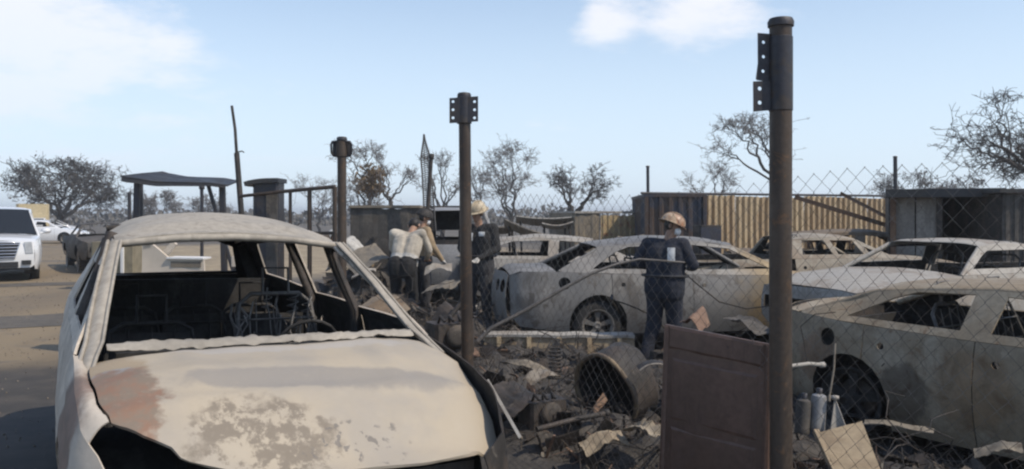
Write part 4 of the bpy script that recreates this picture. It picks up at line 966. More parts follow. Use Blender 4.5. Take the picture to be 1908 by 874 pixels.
def build_structures():
    # tan sheet fence
    t = thing('sheet_fence', 'tan ribbed sheet-metal fence behind the cars, between dark container and shed', 'fence')
    D = 19.6; a = P(1302, 362, D); b = P(1672, 362, D+2.4); w = (b-a); n = 6
    ux = Vector((w.x, w.y, 0)).normalized(); W = Vector((w.x, w.y, 0)).length
    for i in range(n):
        o = Vector((a.x, a.y, 0))+ux*(W*i/n+.006); mb = MB()
        corrug(o+Vector((0, -.012*(i % 2), 0)), ux, W/n-.012, a.z-.02-.02*(i % 3), .19, -.06, mb, jag=.03, seed=i); mb.build('sheet', M['tansheet'], t)
    for z in (a.z+.015, 1.0):
        mb = MB(); q0 = Vector((a.x, a.y+.1, z)); mb.tube([q0-ux*1.6, q0+ux*W], .03 if z > 2 else .035, 6); mb.build('rail', M['plate'], t)
    # dark posts sticking up
    for px, d, top, lab in ((1207, 19.4, 310, 'thin dark steel pole standing up from the corner of the dark container'), (1668, 18.2, 292, 'thin dark steel pole rising where the tan fence meets the shed')):
        q = ground_pt(px, d); h = EYE+(400-top)*d/1500
        tt = thing('steel_pole', lab, 'pole', q, 0, 'thin poles along the back fence'); mb = MB(); mb.tube([(0, 0, 0), (.01, 0, h*.5), (0, 0, h)], .045 if px > 1500 else .038, 8); mb.build('shaft', M['plate'], tt)
        mb = MB(); mb.lathe([(.05, h-.02), (.05, h+.01), (.001, h+.02)], Matrix.Identity(4), 8); mb.build('cap', M['plate'], tt)
    # dark container
    q = P(1204, 362, 19.0); t = thing('container', 'dark blue-black container with rusty lower wall behind the worker in navy', 'container', (q.x, 19.0, 0), -.06); H = q.z
    mb = MB(); corrug(Vector((0, 0, .12)), (1, 0, 0), 1.36, H-.18, .22, -.04, mb); mb.build('front_wall', M['container'], t)
    mb = MB(); corrug(Vector((0, 3.4, .12)), (0, -1, 0), 3.4, H-.18, .22, -.04, mb); mb.build('side_wall', M['container'], t)
    mb = MB(); corrug(Vector((1.36, 0, .12)), (0, 1, 0), 3.4, H-.18, .22, -.04, mb); mb.build('side_wall', M['container'], t)
    mb = MB(); mb.box((.68, 1.7, H-.03), (1.46, 3.5, .07)); mb.build('roof', M['container'], t)
    for x in (0, 1.36):
        mb = MB(); mb.box((x, -.05, H/2), (.09, .09, H-.12)); mb.build('corner_post', M['container'], t)
    # dark bin in front of container
    q = ground_pt(1338, 17.5); t = thing('steel_cabinet', 'dark steel cabinet standing against the left end of the tan fence', 'cabinet', q, .1)
    mb = MB(); mb.box((-.25, 0, .72), (.5, .5, 1.44)); mb.build('carcass', M['soot2'], t); mb = MB(); mb.box((-.25, -.262, .75), (.44, .02, 1.3)); mb.build('door', M['container'], t)
    # diagonal fallen beams
    for p0, p1, d, lab, s in (((1480, 370), (1668, 428), 17.2, 'long rusted beam slanting down across the tan fence', .10), ((1565, 362), (1662, 412), 17.9, 'shorter upper rusted beam slanting beside the shed', .08)):
        t = thing('steel_beam', lab, 'beam', (0, 0, 0), 0, 'fallen beams by the tan fence'); A, B = P(*p0, d+.3), P(*p1, d-.3); B = B+(B-A)*.6
        mb = MB(); mb.beam(A, B, s, s*.2); mb.build('web', M['beam'], t); mb = MB(); mb.beam(A+Vector((0, -.03, s*.45)), B+Vector((0, -.03, s*.45)), s*.2, s*.7); mb.build('flange', M['beam'], t)
    t = thing('steel_stand', 'low rusted frame standing against the tan fence below the slanting beams', 'frame', ground_pt(1545, 17.4), 0)
    for i, x in enumerate((-.45, .45)):
        mb = MB(); mb.tube([(x, 0, 0), (x, 0, 1.12)], .03, 5); mb.tube([(x, .5, 0), (x, .5, 1.12)], .03, 5); mb.build('leg_pair', M['beam'], t)
    mb = MB(); mb.tube([(-.45, 0, 1.1), (.45, 0, 1.1), (.45, .5, 1.1), (-.45, .5, 1.1), (-.45, 0, 1.1)], .03, 5); mb.build('top_rail', M['beam'], t)
    # shed / carport at the right
    d = 13.6; q = P(1662, 360, d); H = q.z
    t = thing('shed', 'open dark-roofed shed with weathered grey boards behind the white pickup', 'shed', (q.x, d, 0), R(-24))
    def lx(px):
        k = (px-954)/1500; c, s_ = math.cos(R(-24)), math.sin(R(-24)); return (k*d-q.x)/(c-k*s_)
    mb = MB(); mb.grid(lambda u, v: (lerp(-.08, lx(1868), u), lerp(-.25, 3.6, v), lerp(H+.02, H+.02, u)+.04*v+nz3(u*3, v*2, 1)*.02), 10, 5, th=.07); mb.build('roof', M['canopy'], t)
    mb = MB(); mb.beam((-.1, -.27, H-.01), (lx(1870), -.27, H-.01), .05, .14); mb.build('fascia', M['canopy'], t)
    for px0, px1, k in ((1668, 1706, 0), (1707, 1747, 1)):
        mb = MB(); x0, x1 = lx(px0), lx(px1); mb.grid(lambda u, v: (lerp(x0, x1-.012, u), -.02*k+nz3(u*3, v*3, k)*.012, lerp(0, H-.06, v)), 6, 14, th=.03); mb.build('board', M['greywood'], t)
    for px in (1664, 1750):
        mb = MB(); mb.box((lx(px), -.04, (H-.03)/2), (.09, .1, H-.05)); mb.build('post', M['beam'] if px < 1700 else M['soot2'], t)
    mb = MB(); mb.grid(lambda u, v: (lerp(-.05, lx(1900), u), 3.5, lerp(0, H, v)), 6, 4, th=.04); mb.build('back_wall', M['soot'], t)
    mb = MB(); mb.grid(lambda u, v: (-.05, lerp(3.45, .02, u), lerp(0, H-.03, v)), 6, 4, th=.04); mb.build('side_wall', M['soot2'], t)
    # second dark building further right
    q = P(1868, 358, 12.4); t = thing('shed', 'dark grey corrugated shed cut by the right edge of the picture', 'shed', (q.x, 12.4, 0), -.03); H2 = q.z
    for i in range(4):
        mb = MB(); corrug(Vector((i*.8+.004, 0, 0)), (1, 0, 0), .79, H2-.04, .13, -.02, mb, seed=i); mb.build('sheet', M['darkbody'], t)
    mb = MB(); mb.box((1.55, 1.2, H2+.02), (3.3, 2.6, .06)); mb.build('roof', M['canopy'], t)
    mb = MB(); mb.grid(lambda u, v: (0, lerp(2.4, .02, u), lerp(0, H2-.03, v)), 3, 3, th=.03); mb.build('side_wall', M['soot2'], t)
    # flat metal canopy at the left
    d = 17.0; t = thing('metal_canopy', 'flat bent sheet-metal canopy on charred posts behind the foreground car', 'canopy', (0, 0, 0))
    tl, tr_ = P(224, 322, d), P(424, 336, d)
    def roof(u, v):
        x = lerp(tl.x, tr_.x, u); zt = itp([(0, P(0, 327, d).z), (.08, P(0, 331, d).z), (.35, P(0, 338, d).z), (.8, P(0, 340, d).z), (1, P(0, 345, d).z)], u)
        return Vector((x+.25*v*(1-2*u), d+v*1.5, zt+.17*v+nz3(u*4, v, 3)*.015))
    mb = MB(); mb.grid(roof, 24, 6, th=.03); mb.build('roof_sheet', M['canopy'], t)
    mb = MB(); mb.grid(lambda u, v: roof(u*.97+.01, 0)+Vector((0, .03-.02*v, -.02-.1*v*(1-.5*u))), 24, 1, th=.02); mb.build('fascia', M['canopy'], t)
    for a_, b_, wd in (((256, 340), (254, 420), .10), ((414, 344), (416, 425), .10), ((388, 345), (404, 400), .06)):
        A, B = P(*a_, d+.3), P(*b_, d+.3); B = B+(B-A)*(B.z/(A.z-B.z)); mb = MB(); mb.beam(B, A, wd, wd*1.2); mb.build('post', M['plate'], t)
    for a_, b_ in (((262, 338), (262, 420)),):
        A, B = P(*a_, d+1.4), P(*b_, d+1.4); B = B+(B-A)*(B.z/(A.z-B.z)); mb = MB(); mb.beam(B, A, .09, .09); mb.build('post', M['plate'], t)
    # short stumps left of and under the canopy
    for px, top, d2, lab in ((241, 358, 22, 'short charred post just left of the canopy post'), (376, 348, 22, 'short charred post with a knob top under the canopy')):
        q = ground_pt(px, d2); h = EYE+(400-top)*d2/1500; tt = thing('charred_post', lab, 'post', q); mb = MB(); mb.tube([(0, 0, 0), (.01, 0, h*.6), (0, 0, h)], [.05, .045, .05], 7); mb.build('shaft', M['plate'], tt)
        if px > 300: mb = MB(); mb.lathe([(.001, h-.1), (.08, h-.06), (.08, h+.02), (.001, h+.06)], Matrix.Identity(4), 8); mb.build('knob', M['plate'], tt)
    # leaning broken pole
    d = 17.5; A, B, C_ = P(450, 400, d), P(441, 285, d), P(432, 197, d); A = A+(A-B)*(A.z/(B.z-A.z))
    t = thing('broken_pole', 'tall thin charred pole leaning left above the roof of the foreground car', 'pole')
    mb = MB(); mb.tube([A, A.lerp(B, .5), B], [.07, .066, .06], 8); mb.build('lower_shaft', M['soot2'], t); mb = MB(); mb.tube([B, B.lerp(C_, .5)+Vector((.02, 0, 0)), C_], [.035, .033, .03], 7); mb.build('upper_shaft', M['soot2'], t)
    mb = MB(); mb.tube([B+Vector((.02, 0, .02)), B+Vector((.12, 0, .04)), B+Vector((.16, 0, .01))], .015, 5); mb.build('arm', M['soot2'], t)
    # cabinet with overhanging lid
    d = 14.6; q = ground_pt(501, d); t = thing('meter_cabinet', 'dark metal cabinet with an overhanging lid behind the foreground car roof', 'cabinet', q, .0); h = EYE+(400-335)*d/1500
    mb = MB(); mb.box((0, 0, h/2), (.46, .42, h-.08)); mb.build('carcass', M['plate'], t); mb = MB(); mb.grid(lambda u, v: (lerp(-.37, .25, u), lerp(-.28, .28, v), h+.02-.07*(1-u)**3), 8, 4, th=.08); mb.build('lid', M['canopy'], t)
    mb = MB(); mb.box((.12, -.221, h*.55), (.2, .02, h*.7)); mb.build('door', M['darkbody'], t)
    # pipe gate
    d = 14.2; t = thing('pipe_gate', 'dark pipe gate frame between the metal cabinet and the farthest fence post', 'gate')
    A, B = P(527, 357, d), P(624, 348, d-.4)
    mb = MB(); mb.tube([A, B], .035, 7); mb.build('top_rail', M['post'], t)
    for px, py in ((577, 352), (541, 358), (624, 348)):
        q = P(px, py, d-.4*(px-527)/97); mb = MB(); mb.tube([Vector((q.x, q.y, 0)), q], .04 if px != 541 else .03, 7); mb.build('upright', M['post'], t)
    mb = MB(); mb.tube([P(527, 436, d), P(624, 434, d-.4)], .03, 6); mb.build('bottom_rail', M['post'], t)
    mb = MB(); mb.tube([P(445, 366, d+.2), P(527, 357, d)], .03, 6); mb.build('side_rail', M['post'], t)
    # lattice mast: ragged strip of mesh on a leaning pole
    d = 15.5; t = thing('lattice_mast', 'tall ragged lattice strip rising to a point left of the middle fence post', 'mast')
    cx = lambda q: lerp(790, 797, q); base_y, top_y = 430, 250
    def edge(q, s):
        w = 9*min(1, (1-q)*4.0+.02)*(1 if q < .8 else 1); return P(lerp(801, 790, q)+s*w*.9+(3 if s > 0 else 0)*(1-q)+nz3(q*6, s, 2)*1.5, lerp(base_y, top_y, q), d)
    for sg in (-1, 1): mb = MB(); mb.tube([edge(i/16, sg) for i in range(17)], .017, 5); mb.build('edge_wire', M['galv'], t)
    mb = MB()
    for i in range(44):
        q = i/44; mb.tube([edge(q, -1), edge(min(1, q+.03), 1)], .009, 3); mb.tube([edge(q, 1), edge(min(1, q+.03), -1)], .009, 3)
    o = mb.build('lattice', M['galv'], t); o['kind'] = 'stuff'
    t = thing('leaning_pole', 'dark round pole leaning right beside the lattice strip', 'pole'); A, B = P(795, 420, d-.3), P(804, 287, d-.3); A = A+(A-B)*(A.z/(B.z-A.z)); mb = MB(); mb.tube([A, A.lerp(B, .5), B], .038, 8); mb.build('shaft', M['soot2'], t)
    mb = MB(); mb.lathe([(.042, -.1), (.05, -.08), (.05, .0), (.001, .01)], Matrix.Translation(B), 8); mb.build('cap', M['soot2'], t)
    # burnt trailer
    d = 15.8; q = ground_pt(655, d); t = thing('burnt_trailer', 'dark grey-brown box trailer behind the workers, left of the lattice strip', 'trailer', q, .03); L = 125/1500*d; zt = EYE+(400-383)*d/1500
    mb = MB(); corrug(Vector((0, 0, .5)), (1, 0, 0), L, zt-.55, .9, -.012, mb, jag=.05); mb.build('side_wall', M['darkbody'], t)
    mb = MB(); mb.box((L/2, .9, zt-.02), (L+.06, 1.9, .05)); mb.build('roof', M['graytan'], t); mb = MB(); mb.box((L, .9, (zt+.5)/2), (.05, 1.8, zt-.55)); mb.build('end_wall', M['darkbody'], t); mb = MB(); mb.box((0, .9, (zt+.5)/2), (.05, 1.8, zt-.55)); mb.build('end_wall', M['darkbody'], t)
    mb = MB(); mb.box((L/2, .9, .45), (L, 1.7, .1)); mb.build('chassis', M['soot'], t)
    for x in (.5, 1.0): build_wheel(t, x, -.02+.12, .33, .33, .2, False, M['soot2'])
    # dark box over the pickup seen from behind
    d = 17.5; q = ground_pt(833, d); t = thing('steel_tank', 'black steel box standing behind the grey pickup, left of the middle post', 'tank', q, 0); h = EYE+(400-386)*d/1500
    mb = MB(); mb.box((0, 0, h-.25), (.70, .8, .48)); mb.build('tank', M['soot'], t)
    for x in (-.3, .3):
        for y in (-.3, .3): mb = MB(); mb.box((x, y, (h-.5)/2), (.06, .06, h-.5)); mb.build('leg', M['soot2'], t)
    mb = MB(); mb.box((0, 0, h+.01), (.74, .84, .03)); mb.build('lid', M['soot2'], t)
    # truck body at the middle
    d = 21; q = ground_pt(1072, d); t = thing('truck_body', 'grey and tan rust-streaked truck box left of the dark container', 'truck', q, .38); zt = EYE+(400-394)*d/1500
    mb = MB(); corrug(Vector((0, 0, .55)), (1, 0, 0), .72, zt-.6, .36, -.02, mb); mb.build('side_panel', M['graytan'], t)
    mb = MB(); corrug(Vector((.73, -.03, .62)), (1, 0, 0), 1.15, zt-.72, .16, -.03, mb, jag=.05); mb.build('side_panel', M['tanrusty'], t)
    mb = MB(); mb.box((.93, .8, zt-.02), (1.95, 1.7, .05)); mb.build('roof', M['pale'], t); mb = MB(); mb.box((.93, .8, .55), (1.9, 1.6, .12)); mb.build('chassis', M['pale'], t); mb = MB(); mb.box((0, .8, (zt+.55)/2), (.04, 1.6, zt-.6)); mb.build('end_wall', M['graytan'], t)
    for x in (.5, 1.5): build_wheel(t, x, .12, .36, .36, .2, False, M['soot2'])
    # scattered slabs and sheets in the middle distance
    def sheet(lab, a_, b_, d0, d1, depth, mat, sag=.05, name='metal_sheet', cat='metal sheet', th=.03, group='fallen sheets in the middle of the lot'):
        A, B = P(*a_, d0), P(*b_, d1); tt = thing(name, lab, cat, (0, 0, 0), 0, group)
        mb = MB(); mb.grid(lambda u, v: A.lerp(B, u)+Vector((0, depth*v, -.18*depth*v-sag*math.sin(u*3.1)+nz3(u*4, v*3, d0)*.04)), 12, 4, th=th); mb.build('sheet', M[mat], tt)
        mb = MB(); mb.tube([A.lerp(B, i/8)+Vector((0, -.01, -sag*math.sin(i/8*3.1)-th*.5)) for i in range(9)], .025, 5); mb.build('folded_edge', M[mat], tt)
        for q in (.08, .9):
            p = A.lerp(B, q)+Vector((0, depth*.5, -.03)); mb = MB(); mb.tube([Vector((p.x+.05, p.y, 0)), p-Vector((0, 0, .16*depth*.5+sag*.3))], .03, 5); mb.build('prop', M['soot2'], tt)
    sheet('dark sheet sloping down to the right above the pale sedan', (940, 408), (1048, 444), 18, 17.2, .9, 'graytan')
    sheet('pale flat sheet lying level behind the sloping dark sheet', (962, 402), (1065, 404), 21, 21, 1.0, 'pale')
    sheet('whitish crumpled sheet just left of the truck box', (1010, 415), (1068, 412), 20, 20, .5, 'pale', .08)
    sheet('grey fallen roof sheet right of the helmeted worker by the middle post', (905, 420), (960, 418), 19, 19, .9, 'graytan')
    sheet('pale sheet low in front of the dark container', (1150, 440), (1200, 436), 17, 17, .6, 'graytan')
    # things seen through the rear window of the foreground car
    d = 9.6; t = thing('concrete_block', 'tan block wall with a white corner strip, seen through the foreground car', 'wall'); A, B = P(180, 450, d), P(262, 458, d)
    mb = MB(); mb.box(((A.x+B.x)/2, d, A.z/2), (B.x-A.x, .3, A.z)); mb.build('wall_face', M['olive'], t); q = P(240, 460, d); mb = MB(); mb.box((q.x, d-.16, A.z/2), (.035, .03, A.z+.02)); mb.build('corner_strip', M['mask'], t)
    d = 9.2; t = thing('trailer_fender', 'cream stepped metal panel seen through the rear window of the foreground car', 'metal panel')
    o = [P(x, y, d) for x, y in ((264, 545), (264, 452), (284, 456), (312, 479), (379, 481), (383, 545))]; mb = MB(); mb.panel([[(p.x, p.z) for p in o[::1]]], [], lambda u, v: Vector((u, d+.02*nz3(u*3, v*3, 0), v)), .1, .04); mb.build('face', M['cream'], t)
    mb = MB(); a_, b_ = P(312, 481, d), P(380, 482, d); mb.grid(lambda u, v: a_.lerp(b_, u)+Vector((0, -.03+.25*v, .012)), 4, 2, th=.02); mb.build('step', M['mask'], t); mb = MB(); mb.beam(P(305, 476, d+.1), P(326, 452, d+.1), .06, .06); mb.build('strut', M['cream'], t)
    mb = MB(); mb.grid(lambda u, v: P(lerp(318, 374, u), lerp(498, 487, v), d-.012), 4, 1, th=.01, flip=False); mb.build('slot', M['graytan'], t)
    for px in (270, 370): q = P(px, 540, d+.1); mb = MB(); mb.box((q.x, q.y, q.z/2+.05), (.06, .06, q.z+.1)); mb.build('leg', M['graytan'], t)
    d = 10.5; q = P(442, 487, d); t = thing('crate', 'small cream box glimpsed through the rear window of the foreground car', 'box', (q.x, d, 0)); mb = MB(); mb.box((0, 0, q.z), (.12, .12, .13)); mb.build('body', M['cream'], t); mb = MB(); mb.box((0, 0, (q.z-.07)/2), (.07, .07, q.z-.07)); mb.build('stand', M['soot2'], t)
M['tanrusty'] = burnt('rust_streaked_tan', (.46, .36, .20), (.40, .30, .17), (.33, .15, .08), 1.4, .5, .58, .75, 0, .1, 14, (1.6, 1, 1))
M['olive'] = simple('olive_render', (.27, .235, .165), .9)
M['cream'] = simple('cream_metal', (.60, .52, .42), .6, 0, .12, 4)
build_structures()

# ------------------------------------------------------------------ people
def person(label, loc, heading, J, mats, helmet=None, hm='helmet', mask=False, bulk=1.12, scale=None, group='workers in the burnt lot', vest=None, belt=None, face=True, patches=()):
    """J: joints in the body's own frame (front = +y, right = +x, up = +z)."""
    t = thing('person', label, 'person', loc, heading, group, scale)
    V = {k: Vector(v) for k, v in J.items()}
    segs = []
    def cap(a, b, ra, rb, lab, sq=(1, 1)): segs.append((V[a] if isinstance(a, str) else Vector(a), V[b] if isinstance(b, str) else Vector(b), ra, rb, lab))
    pel, che, nk, hd = V['pelvis'], V['chest'], V['neck'], V['head']
    rx = (V['shR']-V['shL']).normalized(); hx = (V['hipR']-V['hipL']).normalized()
    for q in (-.085, .085):
        cap(pel+hx*q, pel.lerp(che, .45)+rx*q*.9, .125, .118, 'shirt' if False else 'mid'); cap(pel.lerp(che, .4)+rx*q*.9, che+rx*q*1.05, .118, .125, 'shirt')
        cap(pel+hx*q+Vector((0, 0, -.06)), pel+hx*q+Vector((0, 0, .04)), .125, .125, 'pants')
    for s in 'LR':
        cap(che+rx*(.05 if s == 'R' else -.05)+(nk-che)*.45, 'sh'+s, .085, .072, 'shirt')
        cap('sh'+s, 'el'+s, .068, .053, 'shirt'); cap('el'+s, 'wr'+s, .053, .038, 'fore')
        cap('hip'+s, 'kn'+s, .098, .070, 'pants'); cap('kn'+s, 'an'+s, .072, .055, 'pants')
        an = V['an'+s]; to = V['to'+s]
        cap(an+Vector((0, 0, .02)), an+Vector((0, 0, -.04)), .055, .05, 'boot'); cap(an+(an-to)*.18+Vector((0, 0, -.04)), to, .045, .040, 'boot')
        # hand: palm, four bent fingers, thumb
        wr = V['wr'+s]; d = (wr-V['el'+s]).normalized(); hd_ = V.get('hd'+s)
        if hd_ is not None: d = (hd_-wr).normalized()
        sd = d.cross(V.get('pn'+s, Vector((0, 0, 1))) if ('pn'+s) in V else d.cross(rx)).normalized(); pn = d.cross(sd).normalized()
        cap(wr, wr+d*.045, .030, .034, 'hand'); k = -1 if s == 'R' else 1
        for q in (-.022, .022): cap(wr+d*.03+sd*q*.6, wr+d*.085+sd*q, .022, .020, 'hand')
        for i, fl in enumerate((.070, .080, .074, .058)):
            o = wr+d*.088+sd*(i-1.5)*.0225; m1 = o+d*fl*.5+pn*fl*.22; m2 = m1+d*fl*.22+pn*fl*.42
            cap(o, m1, .0098, .0092, 'hand'); cap(m1, m2, .0092, .0082, 'hand')
        o = wr+d*.035+sd*.034*k; m1 = o+d*.035+sd*.030*k; cap(o, m1, .0125, .011, 'hand'); cap(m1, m1+d*.032+pn*.012, .011, .009, 'hand')
    up = (hd-nk).normalized(); look = V['look'].normalized(); look = (look-up*look.dot(up)).normalized(); side = look.cross(up).normalized()
    cap(che.lerp(nk, .6), nk+up*.07, .062, .054, 'skin')
    c = hd
    cap(c+up*.035-look*.012, c+up*.03+look*.012, .088, .086, 'hairz'); cap(c-up*.04+look*.03, c-up*.075+look*.045, .062, .042, 'skin')
    cap(c+look*.075, c-up*.005+look*.09, .02, .016, 'skin')
    cap(c+look*.088+up*.012, c+look*.104-up*.018, .011, .013, 'skin')
    for k in (-1, 1): cap(c+side*k*.085+up*.012-look*.005, c+side*k*.088-up*.022-look*.004, .017, .013, 'skin')
    segs = [(a, b, ra*(bulk if lab in ('shirt', 'mid', 'fore', 'pants') else 1), rb*(bulk if lab in ('shirt', 'mid', 'pants') else 1), lab) for a, b, ra, rb, lab in segs]
    mb = MB()
    for a, b, ra, rb, lab in segs:
        d = b-a; L_ = d.length; d = d.normalized() if L_ > 1e-6 else Vector((0, 0, 1)); n = 12 if max(ra, rb) > .03 else 8
        pts, rr = [], []
        for q in (-.98, -.8, -.45, 0): pts.append(a+d*ra*q); rr.append(ra*math.sqrt(1-q*q))
        for q in (0, .45, .8, .98): pts.append(b+d*rb*q); rr.append(rb*math.sqrt(1-q*q))
        mb.tube(pts, rr, n)
    o = mb.build('body', M['skin'], t)
    md = o.modifiers.new('r', 'REMESH'); md.mode = 'VOXEL'; md.voxel_size = .0095; md.use_smooth_shade = True
    m2 = o.modifiers.new('s', 'SMOOTH'); m2.iterations = 3; m2.factor = .5
    dg = bpy.context.evaluated_depsgraph_get(); me = bpy.data.meshes.new_from_object(o.evaluated_get(dg)); o.modifiers.clear(); old = o.data; o.data = me; bpy.data.meshes.remove(old)
    me.name = 'body'; me.materials.clear()
    order = ['skin', 'shirt', 'mid', 'fore', 'pants', 'boot', 'hand', 'hairz']
    for k in order: me.materials.append(M[mats.get(k, {'hairz': mats.get('hair', 'hair')}.get(k, 'skin'))])
    idx = []
    import numpy as np
    C = np.empty(len(me.polygons)*3); me.polygons.foreach_get('center', C); C = C.reshape(-1, 3)
    best = np.full(len(C), 9.0); idx = np.zeros(len(C), dtype=np.int32)
    for a, b, ra, rb, l in segs:
        a_ = np.array(a); d = np.array(b-a); q = np.clip((C-a_) @ d/max(d @ d, 1e-9), 0, 1)
        e = np.linalg.norm(C-a_-q[:, None]*d, axis=1)-(ra+(rb-ra)*q); w = e < best
        best[w] = e[w]; idx[w] = order.index(l)
    cc = C-np.array(c); idx[(idx == 7) & (cc @ np.array(look) > .02) & (cc @ np.array(up) < .075)] = 0
    me.polygons.foreach_set('material_index', idx)
    nv = len(me.vertices); co = np.empty(nv*3); me.vertices.foreach_get('co', co); no = np.array([tuple(x.vector) for x in me.vertex_normals])
    co = co.reshape(-1, 3); far = np.linalg.norm(co-np.array(hd), axis=1) > .2
    for w in (V['wrL'], V['wrR']): far &= np.linalg.norm(co-np.array(w), axis=1) > .2
    for i in np.nonzero(far)[0]:          # folds in the cloth
        z = co[i]; co[i] = z+no[i]*(noise.noise((z[0]*9, z[1]*9, z[2]*5.4))*.009+noise.noise(z*21)*.004)
    me.vertices.foreach_set('co', co.ravel())
    me.polygons.foreach_set('use_smooth', [True]*len(me.polygons)); me.update()
    B = Matrix((side, look, up)).transposed().to_4x4(); B.translation = c
    if face:
        for k in (-1, 1):
            mb = MB(); mb.lathe([(.001, -.011), (.008, -.008), (.011, 0), (.008, .008), (.001, .011)], B @ Matrix.Translation((k*.032, .082, .012)), 8); mb.build('eye', M['blackplastic'], t)
        mb = MB(); mb.tube([B @ Vector((-.024, .089, -.048)), B @ Vector((0, .096, -.047)), B @ Vector((.024, .089, -.048))], .005, 5); mb.build('mouth', M['mouth'], t)
    if mask:
        mb = MB(); mb.lathe([(.062, -.02), (.055, .012), (.036, .032), (.001, .040)], B @ Matrix.Translation((0, .078, -.035)) @ Matrix.Rotation(R(-90), 4, 'X') @ Matrix.Diagonal((.95, .85, 1, 1)), 14); mb.build('face_mask', M['mask'], t)
    if helmet:
        mb = MB(); HB = B @ Matrix.Translation((0, -.005, .045)) @ Matrix.Rotation(R(-6), 4, 'X') @ Matrix.Diagonal((1, 1.14, 1, 1))
        mb.lathe([(.148 if helmet == 'brim' else .116, -.012), (.150 if helmet == 'brim' else .118, -.004), (.116, .006), (.114, .04), (.098, .085), (.062, .112), (.001, .122)], HB, 26); finish(mb.build('helmet', M[hm], t), 50)
        mb = MB(); mb.grid(lambda u, v: HB @ Vector((lerp(-.012, .012, u), .117*math.cos(math.pi*v), .012+.117*math.sin(math.pi*v))), 2, 16, th=.012); mb.build('helmet_ridge', M[hm], t)
    for nm, ctr, sz, nrm, m in patches:
        q = Vector(nrm).normalized().to_track_quat('Z', 'Y').to_matrix().to_4x4(); mb = MB(); mb.grid(lambda u, v: Matrix.Translation(ctr) @ q @ Vector(((u-.5)*sz[0], (v-.5)*sz[1], -.014*((2*u-1)**2+(2*v-1)**2)*.5+.004)), 5, 5, th=.010); mb.build(nm, M[m], t)
    if belt:
        mb = MB(); b0 = pel.lerp(che, .32); mb.tube([b0+rx*((.2*bulk+.02)*math.cos(a*math.pi/12))+Vector((0, (.122*bulk+.012)*math.sin(a*math.pi/12), 0)) for a in range(25)], .016, 5, cap=False); mb.build('belt', M[belt], t)
    return t
M['mouth'] = simple('lips', (.22, .09, .075), .5)
STAND = dict(pelvis=(0, 0, .93), chest=(0, .0, 1.30), neck=(0, .0, 1.46), head=(0, .02, 1.61), shR=(.19, 0, 1.41), shL=(-.19, 0, 1.41), hipR=(.10, 0, .90), hipL=(-.10, 0, .90),
    knR=(.12, .03, .49), knL=(-.12, .03, .49), anR=(.13, 0, .10), anL=(-.13, 0, .10), toR=(.15, .16, .05), toL=(-.15, .16, .05), elR=(.27, -.06, 1.14), elL=(-.27, -.06, 1.14), wrR=(.28, .06, .90), wrL=(-.28, .06, .90), look=(0, 1, 0))
def pose(**k): d = dict(STAND); d.update(k); return d
